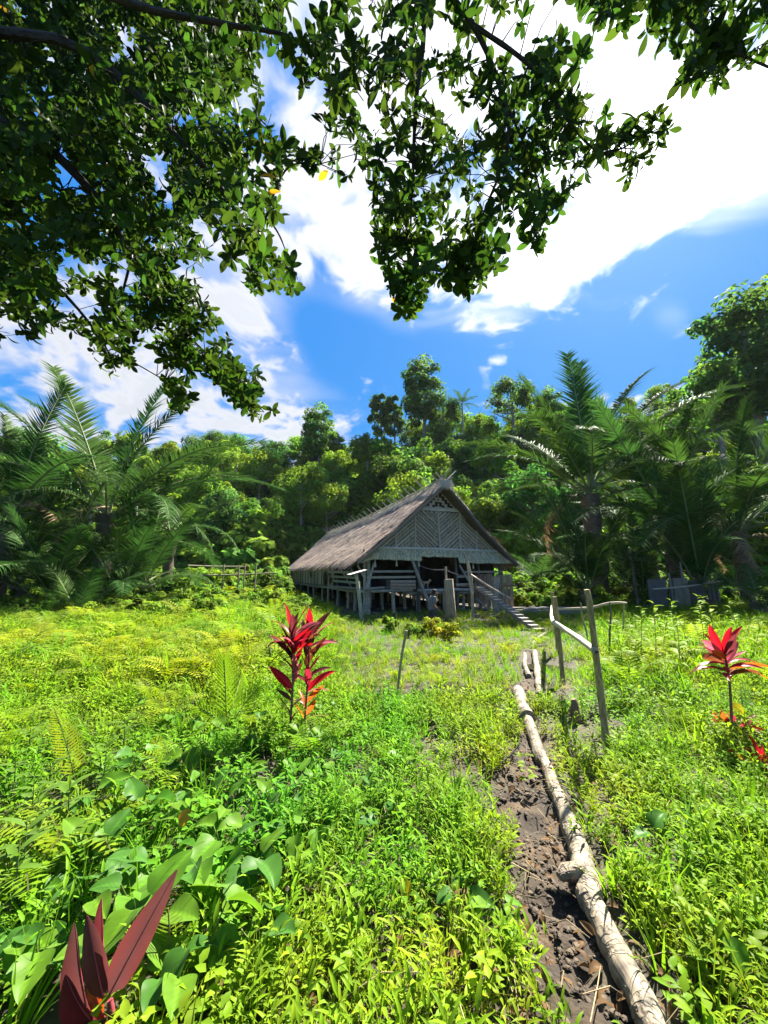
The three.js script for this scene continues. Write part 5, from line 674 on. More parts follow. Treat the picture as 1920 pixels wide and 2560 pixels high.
  const arum = (u, v, s, n, seed) => {
    const p = gp(u, v), o = thing('broad_leaf_plant', 'low plant with ' + ['', '', '', 'three', 'four', 'five'][n] + ' broad glossy leaves', 'plant', 'broad leaved plants in the foreground grass', onGround(p)), q = rng(seed);
    for (let k = 0; k < n; k++) { const a = k * 2.4 + q() * 1.2, h = rr(q, 0.12, 0.27) * s, R = rr(q, 0.03, 0.13) * s, tip = V(Math.cos(a) * R, h, Math.sin(a) * R), g = new Geo(); g.tube([V(0, -0.02, 0), V(tip.x * 0.4, h * 0.6, tip.z * 0.4), tip], [0.005, 0.004, 0.003], 5, [0.09, 0.14, 0.02]); part('stalk', g, M.plain, o); const l = part('leaf', leafShapes[Math.floor(q() * 3)], arumMats[Math.floor(q() * 3)], o); l.position.copy(tip); l.rotation.set(rr(q, -0.9, 0.5), Math.PI / 2 - a + rr(q, -0.5, 0.5), rr(q, -0.4, 0.4), 'YXZ'); l.scale.setScalar(s * rr(q, 0.7, 1.15)); }
  };
  const spots = [[430, 2545, 0.85, 5], [500, 2470, 1.15, 4], [330, 2330, 1, 4], [110, 2400, 0.85, 5], [60, 2300, 0.85, 4], [620, 2250, 1, 4], [720, 2180, 0.9, 4], [350, 2120, 1.1, 5], [270, 2150, 1, 4], [200, 2060, 1, 4], [420, 2080, 1, 4], [560, 2080, 0.9, 4], [640, 2130, 0.9, 3], [780, 2130, 0.9, 4], [680, 1960, 0.9, 4], [600, 1900, 0.9, 4], [470, 1950, 1, 4], [860, 1910, 0.9, 5], [900, 2000, 0.8, 3], [760, 1880, 0.9, 4], [520, 1850, 0.9, 4], [430, 1830, 0.9, 4], [380, 1780, 0.9, 4], [640, 1830, 0.9, 3], [1140, 2290, 0.7, 3], [1240, 2330, 0.7, 3], [960, 2100, 0.8, 3], [820, 1800, 0.9, 3], [840, 1770, 0.8, 3], [700, 2060, 0.9, 4], [150, 2230, 1.1, 4], [230, 2360, 1, 4], [560, 2300, 1, 3], [1010, 1930, 0.7, 3], [480, 2240, 1, 4], [30, 2480, 0.8, 4], [1790, 2440, 0.8, 3], [1640, 2140, 0.7, 3], [330, 2430, 1.1, 4], [640, 2400, 0.9, 3], [560, 2180, 1, 4], [300, 2020, 1, 4], [230, 2240, 1.1, 4], [400, 2260, 1, 4], [520, 1990, 0.9, 4], [800, 1990, 0.8, 3], [740, 1990, 0.8, 3], [340, 1960, 1, 4], [90, 2500, 0.8, 4], [600, 1990, 0.9, 4]];
  spots.forEach(([u, v, s, n], k) => arum(u, v, s * 0.92, n, 1000 + k));

  const streak = (g, w) => { for (let i = 0; i < g.c.length / 3; i++) { const f = 0.75 + 0.5 * fbm(g.t[i * 2] * 90 + w * 70, g.t[i * 2 + 1] * 7, 3, 15), e = Math.abs(g.t[i * 2]) / 0.04; g.c[i * 3] *= f * (1 + 0.5 * e * e); g.c[i * 3 + 1] *= f; g.c[i * 3 + 2] *= f; } };
  // red leaved ti plants
  const tiLeaf = (L2, W, droop, fold = 0.45) => { const g = new Geo(); g.blade(V(0, 0, 0), V(0, 1, 0), V(0, 0, -1), L2, W, PROF.ti, 12, [1, 1, 1], { droop, fold, wave: 0.12, twist: 0.35, cols: 3, vein: (q, t) => (Math.abs(q) < 0.01 ? 1.5 : 1) * (0.6 + 0.8 * vnoise(q * 4 + L2 * 50, t * 1.6, 18)) * (t > 0.93 ? 0.5 : 1) }); return g.build(); };
  const TI = [tiLeaf(0.44, 0.05, 0.5, 0.3), tiLeaf(0.42, 0.046, 1.1, 0.35), tiLeaf(0.38, 0.058, 0.3, 0.25), tiLeaf(0.36, 0.05, 1.7, 0.35)];
  const tiCol = { red: [0.38, 0.006, 0.014], crimson: [0.24, 0.012, 0.03], brown: [0.13, 0.035, 0.014], orange: [0.34, 0.075, 0.01], purple: [0.085, 0.03, 0.03], maroon: [0.10, 0.018, 0.022], green: [0.15, 0.15, 0.02], pink: [0.34, 0.07, 0.1] }, tiMat = {};
  for (const k in tiCol) { tiMat[k] = M.ti.clone(); tiMat[k].color.setRGB(...tiCol[k]); tiMat[k].name = 'ti leaf ' + k; }
  const tiPlant = (label, base, stems, name = 'red_ti_plant', extra = 0) => { stems.forEach((st, i) => { if (extra) st[2].forEach((l) => { if (l[2] < 90) l[2] *= 0.72; }); const q = rng(60 + i + extra); for (let k = 0; k < extra; k++) st[2].push([rr(q, 0.42, 0.97), q() * 360, rr(q, 12, 48), [0, 1, 2, 2][k % 4], rr(q, 0.6, 0.95), ['red', 'crimson', 'maroon', 'brown', 'pink', 'red', 'brown'][Math.floor(q() * 7)]]); }); // stems: [[points], radius, leaves: [height fraction, azimuth, tilt degrees, shape, size, colour]]
    const o = thing(name, label, 'plant', null, base); for (const [pts, rad, leaves] of stems) { const c = new THREE.CatmullRomCurve3(pts), g = new Geo(); g.tube(c.getPoints(10), c.getPoints(10).map((_, k) => rad * mix(1.1, 0.7, k / 10)), 7, (t) => (t > 0.6 ? [0.16, 0.02, 0.025] : [0.13, 0.07, 0.045])); part('stem', g, M.plain, o); for (const [f, az, tilt, sh, size, col] of [...leaves, ...leaves.filter((_, k) => k % 2 === 0).map(([f, az, tilt, sh, size, col], k) => [Math.max(0.2, f - 0.05), az + 95 + 40 * (k % 3), Math.min(80, tilt * 0.85), sh, size * 0.8, k % 3 ? col : 'maroon'])]) { const l = part('leaf', TI[sh], tiMat[col], o); l.position.copy(c.getPoint(f)); l.rotation.set(tilt * Math.PI / 180, az * Math.PI / 180, 0, 'YXZ'); l.rotateY((hash(az * 7, tilt, sh) - 0.5) * 2.4); l.scale.setScalar(size); } } return o; };
  // azimuth: leaf leans towards 0 camera, 90 right, 180 away, 270 left
  { const b = gp(735, 1862), D = -b.z, P = (u, v, dz = 0) => at(u, v, D + dz).sub(b);
    tiPlant('tall red leaved ti plant with two stems in the centre of the grass', b, [
      [[P(722, 1875), P(727, 1790), P(732, 1700), P(731, 1640), P(731, 1590)], 0.013, [[1, 280, 14, 2, 0.95, 'red'], [0.98, 100, 20, 0, 0.9, 'crimson'], [0.95, 255, 40, 1, 0.85, 'brown'], [0.93, 60, 48, 1, 0.9, 'pink'], [0.9, 300, 120, 2, 0.75, 'red'], [0.88, 110, 55, 2, 0.85, 'red'], [0.86, 200, 30, 0, 0.9, 'maroon'], [0.82, 20, 60, 1, 0.8, 'pink'], [0.84, 265, 60, 3, 0.85, 'crimson'], [0.78, 330, 40, 2, 0.7, 'red'], [0.74, 70, 40, 0, 0.8, 'red'], [0.6, 280, 50, 2, 0.55, 'maroon'], [0.5, 80, 35, 2, 0.5, 'brown'], [0.38, 270, 45, 2, 0.55, 'brown'], [0.35, 290, 60, 0, 0.5, 'purple'], [0.22, 90, 50, 1, 0.6, 'green'], [0.25, 250, 40, 0, 0.5, 'brown']]],
      [[P(760, 1868, 0.15), P(763, 1790, 0.2), P(768, 1720, 0.2), P(772, 1650, 0.22), P(770, 1590, 0.25)], 0.012, [[1, 270, 10, 2, 0.8, 'crimson'], [1, 40, 16, 2, 0.85, 'red'], [0.96, 100, 42, 0, 0.9, 'maroon'], [0.95, 85, 60, 0, 0.85, 'pink'], [0.92, 190, 24, 0, 0.85, 'crimson'], [0.9, 290, 50, 1, 0.75, 'maroon'], [0.86, 95, 75, 1, 0.85, 'pink'], [0.8, 110, 70, 0, 0.75, 'crimson'], [0.7, 80, 30, 0, 0.85, 'brown'], [0.62, 270, 24, 2, 0.7, 'brown'], [0.58, 95, 60, 1, 0.7, 'maroon'], [0.55, 0, 60, 1, 0.5, 'red'], [0.5, 20, 20, 2, 0.75, 'crimson'], [0.45, 100, 80, 1, 0.6, 'pink'], [0.36, 85, 55, 0, 0.7, 'orange'], [0.33, 280, 60, 1, 0.55, 'maroon'], [0.25, 60, 50, 0, 0.65, 'orange'], [0.2, 95, 70, 1, 0.65, 'green']]]], 'red_ti_plant', 9); }
  { const b = gp(1828, 1850), D = -b.z, P = (u, v) => at(u, v, D).sub(b);
    tiPlant('single stemmed red ti plant in the tall grass at the right', b, [[[P(1830, 1870), P(1828, 1780), P(1822, 1690), P(1812, 1640)], 0.014, [[1, 280, 30, 0, 1.0, 'red'], [1, 40, 10, 2, 0.85, 'red'], [0.98, 100, 26, 0, 0.95, 'red'], [0.99, 80, 10, 2, 0.55, 'orange'], [0.95, 275, 45, 0, 0.85, 'pink'], [0.92, 290, 55, 2, 0.7, 'orange'], [0.9, 85, 55, 2, 0.65, 'pink'], [0.86, 265, 62, 1, 1.0, 'brown'], [0.82, 280, 66, 1, 0.95, 'crimson'], [0.84, 95, 60, 1, 0.9, 'crimson'], [0.76, 90, 68, 1, 0.95, 'orange'], [0.8, 200, 40, 0, 0.8, 'crimson'], [0.72, 300, 50, 1, 0.7, 'crimson'], [0.78, 150, 40, 0, 0.8, 'maroon'], [0.72, 270, 66, 1, 1, 'brown'], [0.7, 85, 70, 1, 1, 'orange'], [0.68, 310, 62, 1, 0.9, 'crimson'], [0.66, 120, 68, 1, 0.9, 'maroon']]]]); }
  const seedling = (label, u, v, s, seed) => { const q = rng(seed), b = gp(u, v), lv = []; for (let k = 0; k < 9; k++) lv.push([rr(q, 0.6, 1), q() * 360, rr(q, 15, 75), Math.floor(q() * 3), s * rr(q, 0.5, 1), ['red', 'crimson', 'orange', 'brown', 'green'][Math.floor(q() * 5)]]); tiPlant(label, b, [[[V(0, -0.05, 0), V(0.01, 0.08 * s, 0), V(0, 0.2 * s, 0)], 0.008, lv]], 'red_ti_seedling'); };
  seedling('small red seedling nearest below the right ti plant', 1815, 1835, 0.6, 1); seedling('red seedling with upturned leaves right of the ti stem', 1870, 1850, 0.62, 2); seedling('tiny red and green seedling low at the right edge', 1870, 1935, 0.5, 3); seedling('red seedling cut by the right edge of the view', 1912, 1940, 0.6, 4);
  { const b = gp(285, 2640), D = -b.z; const P = (u, v) => at(u, v, D).sub(b);
    const o = thing('purple_ti_plant', 'large purple leaved ti plant at the bottom left corner', 'plant', null, b), g = new Geo(); g.tube([V(0, -0.1, 0), P(285, 2560), P(275, 2500)], [0.014, 0.012, 0.01], 8, [0.2, 0.02, 0.03]); part('stem', g, M.plain, o);
    for (const [u0, v0, u1, v1, w, dz, col, turn, dr] of [[272, 2490, 412, 2220, 0.055, 0.1, 'purple', 0.1, 0.25], [272, 2480, 238, 2268, 0.045, -0.02, 'maroon', -0.5, 0.2], [260, 2500, 218, 2310, 0.04, 0.06, 'purple', 0.6, 0.2], [235, 2600, 172, 2335, 0.06, 0.02, 'purple', -0.3, 0.15], [262, 2545, 205, 2440, 0.055, -0.08, 'orange', 0.1, 0.7], [262, 2560, 320, 2530, 0.045, -0.12, 'orange', 0.2, 0.5], [240, 2560, 150, 2480, 0.05, 0.1, 'maroon', 0, 0.4]]) { const A = P(u0, v0), B = at(u1, v1, D - dz).sub(b), d = B.clone().sub(A), L2 = d.length() * 1.04, gg = new Geo(); gg.blade(A, d, V(turn, 0.25, 1), L2, w * 0.95, PROF.ti, 16, [1, 1, 1], { droop: dr, fold: 0.6, wave: 0.14, cols: 1 }); streak(gg, w); const lf = part('leaf', gg, tiMat[col], o), rb = new Geo(), q0 = gg.p, mid = []; for (let k = 0; k <= 16; k += 2) mid.push(V(q0[(k * 3 + 1) * 3], q0[(k * 3 + 1) * 3 + 1], q0[(k * 3 + 1) * 3 + 2])); rb.tube(mid, mid.map((_, k) => mix(0.0035, 0.0008, k / 8)), 5, [0.34, 0.05, 0.07]); part('midrib', rb, M.plain, lf); } }

  // ferns and seedlings that stand out
  const frond = (label, u0, v0, u1, v1, dz, col, name, pin, n = 24, bend = 0.5) => { const b = gp(u0, v0), tip = at(u1, v1, -b.z + dz), d = tip.clone().sub(b), L2 = d.length(), o = thing(name, label, 'fern', null, b), g = new Geo(), pts = []; const s = V(0, 0, 0).crossVectors(d, V(0, 0.35, 1)).normalize(); for (let k = 0; k <= 10; k++) { const t = k / 10; pts.push(d.clone().multiplyScalar(t).add(V(0, Math.sin(t * Math.PI) * L2 * 0.12 * bend, 0))); } g.tube(pts, 0.003, 5, [0.14, 0.13, 0.03]); part('stalk', g, M.plain, o); const c = new THREE.CatmullRomCurve3(pts), m = M.grass.clone(); m.color.setRGB(...col); m.name = 'fern leaflet'; const pg = new Geo(); pg.blade(V(0, 0, 0), V(0, 0, 1), V(0, 1, 0), 1, 0.052, PROF.lance, 4, [1, 1, 1], { droop: 0.35, fold: 0.2 }); const PG = pg.build(); for (let k = 0; k < n; k++) for (const e of [-1, 1]) { const t = mix(0.2, 0.99, k / (n - 1)), tg = c.getTangent(t), dir = s.clone().multiplyScalar(e).addScaledVector(tg, 0.4).normalize(), l = part('leaflet', PG, m, o); l.position.copy(c.getPoint(t)); const up = V(0, 0, 0).crossVectors(s, tg).normalize(); if (up.z < 0) up.negate(); const mx = new THREE.Matrix4().makeBasis(V(0, 0, 0).crossVectors(up, dir).normalize(), up, dir); l.quaternion.setFromRotationMatrix(mx); l.scale.setScalar(pin * Math.sin(Math.PI * mix(0.22, 0.95, t)) + 0.01); } };
  frond('upright yellow green sword fern left of the purple plant', 195, 1985, 135, 1770, -0.1, [0.2, 0.24, 0.012], 'sword_fern', 0.13, 26); frond('yellow fern frond arching over the weeds at the left', 110, 2290, 270, 2200, 0.2, [0.24, 0.25, 0.012], 'sword_fern', 0.07, 22, 2); frond('green fern with blunt leaflets right of the purple plant', 430, 2500, 420, 2270, 0, [0.13, 0.2, 0.014], 'sword_fern', 0.075, 16); frond('bright fern frond at the left edge beside the purple plant', -30, 2440, 165, 2440, 0.1, [0.17, 0.22, 0.012], 'sword_fern', 0.12, 20, 1.5); frond('small yellow fern among the weeds at the left', 370, 1920, 400, 1840, 0, [0.2, 0.22, 0.012], 'sword_fern', 0.08, 18); frond('pale fern standing in the left middle grass', 625, 1700, 620, 1590, 0, [0.17, 0.2, 0.014], 'sword_fern', 0.14, 18);
  { // palm seedling
    const b = gp(567, 1835), o = thing('palm_seedling', 'bright young palm seedling left of the central red plant', 'palm', null, b), D = -b.z, m = M.grass.clone(); m.color.setRGB(0.19, 0.33, 0.01); m.name = 'seedling leaflet';
    for (const [u1, v1, dz, n, w] of [[560, 1650, 0.1, 15, 0.30], [500, 1770, 0.1, 9, 0.2], [645, 1720, 0.2, 10, 0.22], [600, 1700, 0.5, 10, 0.25]]) { const d = at(u1, v1, D + dz).sub(b), c = new THREE.CatmullRomCurve3([V(0, 0, 0), d.clone().multiplyScalar(0.5).add(V(0, 0.05, 0)), d]), g = new Geo(); g.tube(c.getPoints(8), 0.006, 5, [0.12, 0.16, 0.03]); const f = new THREE.Group(); f.name = 'frond'; o.add(f); part('stalk', g, M.plain, f); const s = V(0, 0, 0).crossVectors(d, V(0, 0.3, 1)).normalize(); for (let k = 0; k < n; k++) for (const e of [-1, 1]) { const t = mix(0.22, 0.99, k / (n - 1)), gg = new Geo(); gg.blade(c.getPoint(t), s.clone().multiplyScalar(e * mix(1, 0.35, t)).addScaledVector(c.getTangent(t), 0.75), V(0, 0.4, 1), w * mix(0.75, 1, Math.sin(t * 3)), 0.012, PROF.grass, 3, [1, 1, 1], { droop: 0.35, fold: 0.25 }); part('leaflet', gg, m, f); } } }
  const strap = (label, u, v, n, H, w, spread, col, seed) => { const q = rng(seed), b = gp(u, v), o = thing('strap_leaf_plant', label, 'plant', null, onGround(b)), m = M.grass.clone(); m.color.setRGB(...col); m.name = 'strap leaf'; for (let k = 0; k < n; k++) { const a = q() * 6.3, g = new Geo(); g.blade(V(Math.cos(a) * 0.03, -0.02, Math.sin(a) * 0.03), V(Math.cos(a) * spread * q(), 1, Math.sin(a) * spread * q()), V(Math.cos(a), 0.2, Math.sin(a)), H * rr(q, 0.6, 1.1), w, PROF.grass, 6, [1, 1, 1], { droop: rr(q, 0.1, 0.7), fold: 0.3 }); part('leaf', g, m, o); } };
  strap('dark upright strap leaved plant beside the right ti plant', 1870, 1800, 9, 0.62, 0.012, 0.35, [0.04, 0.1, 0.02], 21); strap('pale spiky grass clump right of the central red plant', 930, 1790, 16, 0.5, 0.008, 0.9, [0.13, 0.2, 0.014], 22); strap('tall reed-like blades at the bottom right', 1740, 2120, 6, 0.45, 0.011, 0.25, [0.06, 0.16, 0.02], 23); strap('thin dark blades standing by the log path', 1378, 1765, 4, 0.3, 0.006, 0.3, [0.05, 0.12, 0.02], 24); strap('arching grass blades in front of the crate', 1000, 1590, 9, 0.75, 0.016, 0.8, [0.13, 0.17, 0.03], 25);
  // tall leafy weeds at the right
  const tall = [[1650, 1650], [1690, 1640], [1735, 1665], [1765, 1640], [1800, 1690], [1700, 1700], [1640, 1700], [1600, 1660], [1880, 1640], [1850, 1600], [1750, 1600], [1560, 1700]];
  const leafW = new Geo(); leafW.blade(V(0, 0, 0), V(0, 0.2, 1), V(0, 1, 0), 0.2, 0.036, PROF.lance, 4, [1, 1, 1], { droop: 0.7, fold: 0.25 }); const LW = leafW.build(), mw = [[0.22, 0.33, 0.014], [0.17, 0.3, 0.014]].map((c) => { const m = M.grass.clone(); m.color.setRGB(...c); m.name = 'weed leaf'; return m; });
  tall.forEach(([u, v], k) => { const q = rng(1300 + k), b = gp(u, v), H = rr(q, 0.75, 1.25), o = thing('tall_weed', 'tall leafy weed left of the right ti plant', 'weed', 'tall leafy weeds at the right', onGround(b)), g = new Geo(), lean = V(rr(q, -0.2, 0.2), H, rr(q, -0.2, 0.2)); g.tube([V(0, -0.05, 0), lean.clone().multiplyScalar(0.5).add(V(0.02, 0, 0)), lean], [0.007, 0.006, 0.003], 5, [0.09, 0.1, 0.03]); part('stem', g, M.plain, o); for (let i = 0; i < 18; i++) { const t = mix(0.25, 1, i / 17), a = i * Math.PI / 2 * (i % 2 ? 1 : 1.02) + (i >> 1) * 1.57 + (i % 2) * Math.PI, l = part('leaf', LW, mw[k % 2], o); l.position.copy(lean).multiplyScalar(t); l.rotation.set(rr(q, -0.6, 0.1), a, 0, 'YXZ'); l.scale.setScalar(mix(1.25, 0.7, t) * rr(q, 0.8, 1.2)); } });
  // leafy herbs with long leaves at the left edge
  const longLeaf = new Geo(); longLeaf.blade(V(0, 0, 0), V(0, 0.25, 1), V(0, 1, 0), 0.19, 0.026, PROF.lance, 6, [1, 1, 1], { droop: 0.7, fold: 0.25 }); const LL = longLeaf.build(), ml = M.glossLeaf.clone(); ml.color.setRGB(0.085, 0.17, 0.016); ml.name = 'long leaf';
  [[60, 2120], [150, 2130], [20, 2020], [110, 2010], [40, 2230], [250, 1980], [160, 1900], [60, 1920], [300, 1900], [10, 2350]].forEach(([u, v], k) => { const q = rng(1400 + k), b = gp(u, v), H = rr(q, 0.28, 0.45), o = thing('long_leaf_herb', 'herb with long pointed leaves at the left', 'plant', 'long leaved herbs at the left', onGround(b)), g = new Geo(); g.tube([V(0, -0.03, 0), V(0.02, H * 0.6, 0), V(0.01, H, 0)], [0.005, 0.004, 0.003], 5, [0.09, 0.13, 0.03]); part('stem', g, M.plain, o); for (let i = 0; i < 12; i++) { const l = part('leaf', LL, ml, o); l.position.set(0.01, H * mix(0.35, 1, i / 11), 0); l.rotation.set(rr(q, -0.6, 0.15), i * 2.4, 0, 'YXZ'); l.scale.setScalar(rr(q, 0.6, 1)); } });
  // dead leaves and dry stems lying among the grass
  { const q = rng(1500), g1 = new Geo(), g2 = new Geo(); g1.blade(V(0, 0, -0.035), V(0, 0.1, 1), V(0, 1, 0), 0.07, 0.016, PROF.obov, 4, [1, 1, 1], { droop: 0.9, fold: 0.5 }); g2.tube([V(-0.12, 0.01, 0), V(0, 0.03, 0.01), V(0.13, 0.0, 0)], [0.0022, 0.002, 0.0012], 4, [1, 1, 1]); const A = [], B = [], ca = [], cb = []; for (let k = 0; k < 2600; k++) { const D = rr(q, 1.1, 6.5), x = rr(q, -1.05, 1.05) * D; if (fbm(x * 1.1, D * 1.1, 2, 95) < 0.45 && q() < 0.7) continue; const y = height(x, -D) + q() * q() * 0.12, f = rr(q, 0.5, 1.4), mx = XF(V(x, y + 0.01, -D), q() * 6.3, rr(q, 0.6, 1.3), rr(q, -0.4, 0.4), rr(q, -0.6, 0.6)); if (k % 3) { A.push(mx); ca.push([0.17 * f, 0.1 * f, 0.045 * f]); } else { B.push(mx); cb.push([0.2 * f, 0.15 * f, 0.08 * f]); } }
    const o = new THREE.Group(); o.name = 'leaf_litter'; tag(o, 'dead brown leaves and dry stems lying among the grass', 'leaf litter', null, 'stuff'); scene.add(o); copies('dead_leaves', g1.build(), M.grass, A, ca, o); copies('dry_stems', g2.build(), M.plain, B, cb, o); }
  // fallen yellow leaves
  const fl = (label, u, v, h, s, col, rx, rz) => { const p = gp(u, v, h), o = thing('yellow_leaf', label, 'leaf', null, p), g = new Geo(), m = M.ti.clone(); m.color.setRGB(...col); m.name = 'fallen leaf'; g.blade(V(0, -s / 2, 0), V(0, 1, 0), V(0, 0.2, 1), s, s * 0.36, PROF.obov, 8, [1, 1, 1], { droop: 0.4, fold: 0.2 }); const l = part('blade', g, m, o); o.rotation.set(rx, 0, rz); };
  fl('orange yellow fallen leaf caught on the broad leaves at the left', 460, 2045, 0.22, 0.1, [0.5, 0.24, 0.01], -0.3, -0.3); fl('bright yellow fallen leaf on the grass near the bottom centre', 1014, 2222, 0.12, 0.085, [0.5, 0.36, 0.01], -0.4, 0.2); fl('yellow leaf standing among the right red seedlings', 1846, 1775, 0.22, 0.17, [0.4, 0.32, 0.01], -0.1, 0.05);
  console.log('plants');
}

// ------------------------------------------------------------------ the tree overhead
{
  const r = rng(950), trunkAt = V(-4.6, 0, 0.6);
  const o = thing('shade_tree', 'large tree whose leafy branches hang over the top of the view', 'tree', null, trunkAt.clone());
  const wood = (t) => [0.04, 0.033, 0.026];
  const g0 = new Geo(); g0.tube([V(0, -0.3, 0), V(0.1, 1.5, 0), V(0.15, 3.5, -0.1), V(0.4, 5.4, -0.3), V(0.7, 7.2, -0.5)], [0.42, 0.34, 0.3, 0.24, 0.16], 14, [0.13, 0.11, 0.085], 0.07); part('trunk', g0, M.trunk, o);
  // limbs: where the photograph shows wood, each at its own distance
  const limb = (list, r0, r1, from) => { const P = list.map(([u, v, D]) => at(u, v, D).sub(trunkAt)); if (from) P.unshift(from); const c = new THREE.CatmullRomCurve3(P), n = 26, pts = c.getPoints(n), g = new Geo(); g.tube(pts, pts.map((_, k) => mix(r0, r1, k / n)), 7, wood, 0.08); part('limb', g, M.trunk, o); return pts; };
  const F1 = V(0.45, 5.6, -0.3), F2 = V(0.6, 6.6, -0.45), F3 = V(0.7, 7.1, -0.5), F0 = V(0.25, 4.4, -0.2);
  const limbs = [
    limb([[-300, 250, 3.0], [60, 330, 3.2], [230, 480, 3.6], [330, 640, 4.0], [420, 780, 4.4], [560, 930, 4.8], [660, 1030, 5.1]], 0.07, 0.006, F1),
    limb([[-250, 0, 2.7], [200, 120, 2.9], [430, 330, 3.2], [560, 480, 3.5], [640, 620, 3.7], [740, 720, 3.9]], 0.06, 0.006, F2),
    limb([[-100, -250, 2.4], [300, 0, 2.6], [560, 60, 2.8], [720, 90, 3.0], [790, 130, 3.1]], 0.05, 0.006, F2),
    limb([[-350, 560, 3.6], [-60, 620, 3.9], [120, 700, 4.3], [260, 860, 4.8], [290, 930, 5.0]], 0.05, 0.006, F0),
    limb([[400, -500, 1.9], [800, -350, 2.2], [1040, -120, 2.5], [1060, 60, 2.8], [1040, 260, 3.0], [1030, 480, 3.3], [1020, 740, 3.7]], 0.05, 0.006, F3),
    limb([[1040, -100, 2.5], [1180, 60, 2.8], [1250, 220, 3.0], [1270, 360, 3.1], [1200, 560, 3.4], [1165, 700, 3.6]], 0.03, 0.006),
    limb([[1180, 60, 2.8], [1330, 170, 2.9], [1420, 300, 3.0], [1500, 380, 3.1], [1650, 320, 3.2]], 0.022, 0.005),
    limb([[700, -420, 2.1], [1300, -300, 2.3], [1600, -60, 2.5], [1760, 90, 2.7], [1880, 150, 2.8], [2050, 220, 2.9]], 0.035, 0.006, F3),
    limb([[560, 480, 3.5], [680, 560, 3.6], [720, 640, 3.7], [745, 700, 3.8]], 0.014, 0.004),
    limb([[330, 640, 4.0], [300, 760, 4.3], [280, 860, 4.6], [420, 960, 4.9], [455, 1010, 5.0]], 0.016, 0.004),
    limb([[640, 620, 3.7], [720, 420, 3.4], [800, 410, 3.3]], 0.014, 0.004),
    limb([[1250, 220, 3.0], [1350, 480, 3.2], [1345, 600, 3.3]], 0.012, 0.004),
  ];
  const all = limbs.flat();
  // where the crown hangs: outlines of its masses (photograph positions, going on beyond the frame), with a range of distances
  const masses = [
    { poly: [[-520, -520], [640, -420], [760, -150], [700, 60], [640, 130], [650, 230], [670, 330], [760, 390], [700, 450], [690, 540], [720, 640], [770, 700], [680, 750], [560, 690], [470, 720], [330, 760], [330, 850], [240, 860], [60, 780], [-60, 860], [-520, 800]], d: [2.7, 5.4], n: 3100, gap: 0.35 },
    { poly: [[-520, -520], [620, -400], [640, 60], [600, 300], [620, 430], [480, 560], [240, 640], [-520, 660]], d: [3.2, 5.8], n: 3600, gap: 0.24 },
    { poly: [[380, 640], [480, 700], [560, 830], [640, 930], [690, 1040], [650, 1050], [540, 960], [470, 930], [460, 1020], [430, 1030], [420, 960], [370, 880], [330, 800]], d: [4.2, 5.2], n: 260, gap: 0.36 },
    { poly: [[230, 840], [320, 850], [330, 910], [290, 950], [240, 900]], d: [4.6, 5], n: 16, gap: 0.2 },
    { poly: [[0, 640], [110, 700], [200, 800], [150, 830], [-40, 870], [-200, 760]], d: [3.6, 4.4], n: 60, gap: 0.2 },
    { poly: [[690, 110], [800, 90], [830, 160], [760, 240], [700, 200]], d: [2.9, 3.3], n: 16, gap: 0.1 },
    { poly: [[740, 380], [800, 390], [810, 460], [760, 440]], d: [3.2, 3.5], n: 8, gap: 0.1 },
    { poly: [[800, -350], [1500, -420], [1640, -140], [1560, 40], [1500, 60], [1470, 130], [1420, 200], [1360, 210], [1330, 130], [1200, 90], [1080, 110], [1060, 200], [960, 220], [830, 240], [790, 120], [780, -80]], d: [2.3, 3.3], n: 400, gap: 0.37 },
    { poly: [[830, 200], [1080, 120], [1300, 170], [1480, 240], [1560, 310], [1520, 400], [1420, 480], [1400, 560], [1320, 560], [1240, 500], [1260, 640], [1230, 700], [1180, 640], [1130, 640], [1130, 700], [1090, 660], [1010, 700], [960, 640], [940, 540], [900, 450], [820, 430], [810, 300]], d: [2.8, 3.9], n: 370, gap: 0.36 },
    { poly: [[950, 560], [1080, 580], [1110, 690], [1050, 740], [1060, 780], [1010, 790], [970, 720], [940, 640]], d: [3.3, 3.8], n: 62, gap: 0.2 },
    { poly: [[1120, 600], [1230, 600], [1230, 660], [1200, 730], [1150, 740], [1130, 690]], d: [3.3, 3.7], n: 46, gap: 0.2 },
    { poly: [[1320, 480], [1380, 480], [1370, 560], [1350, 620], [1320, 620]], d: [3.1, 3.4], n: 12, gap: 0.1 },
    { poly: [[1520, 330], [1640, 280], [1700, 320], [1640, 400], [1560, 460], [1530, 430]], d: [3.0, 3.3], n: 20, gap: 0.15 },
    { poly: [[1520, -320], [2350, -320], [2350, 260], [1960, 160], [1900, 130], [1840, 220], [1760, 240], [1700, 190], [1710, 90], [1640, 20], [1560, -60]], d: [2.4, 3.1], n: 240, gap: 0.3 },
    { poly: [[1480, -60], [1960, -60], [1960, 150], [1870, 130], [1800, 210], [1720, 220], [1690, 150], [1640, 90], [1540, 60]], d: [2.5, 3.1], n: 70, gap: 0.15 },
  ];
  const inside = (P, x, y) => { let c = false; for (let i = 0, j = P.length - 1; i < P.length; j = i++) { const [xi, yi] = P[i], [xj, yj] = P[j]; if (yi > y !== yj > y && x < (xj - xi) * (y - yi) / (yj - yi) + xi) c = !c; } return c; };
  // rosettes of leaves at twig ends
  const leafG = [0, 1, 2].map((k) => { const g = new Geo(); g.blade(V(0, 0, 0), V(0, 0.1, 1), V(0, 1, -0.1), 0.125, 0.026, PROF.obov, 6, [1, 1, 1], { droop: [0.5, 0.9, 0.2][k], fold: [0.25, 0.35, 0.15][k] }); return g.build(); });
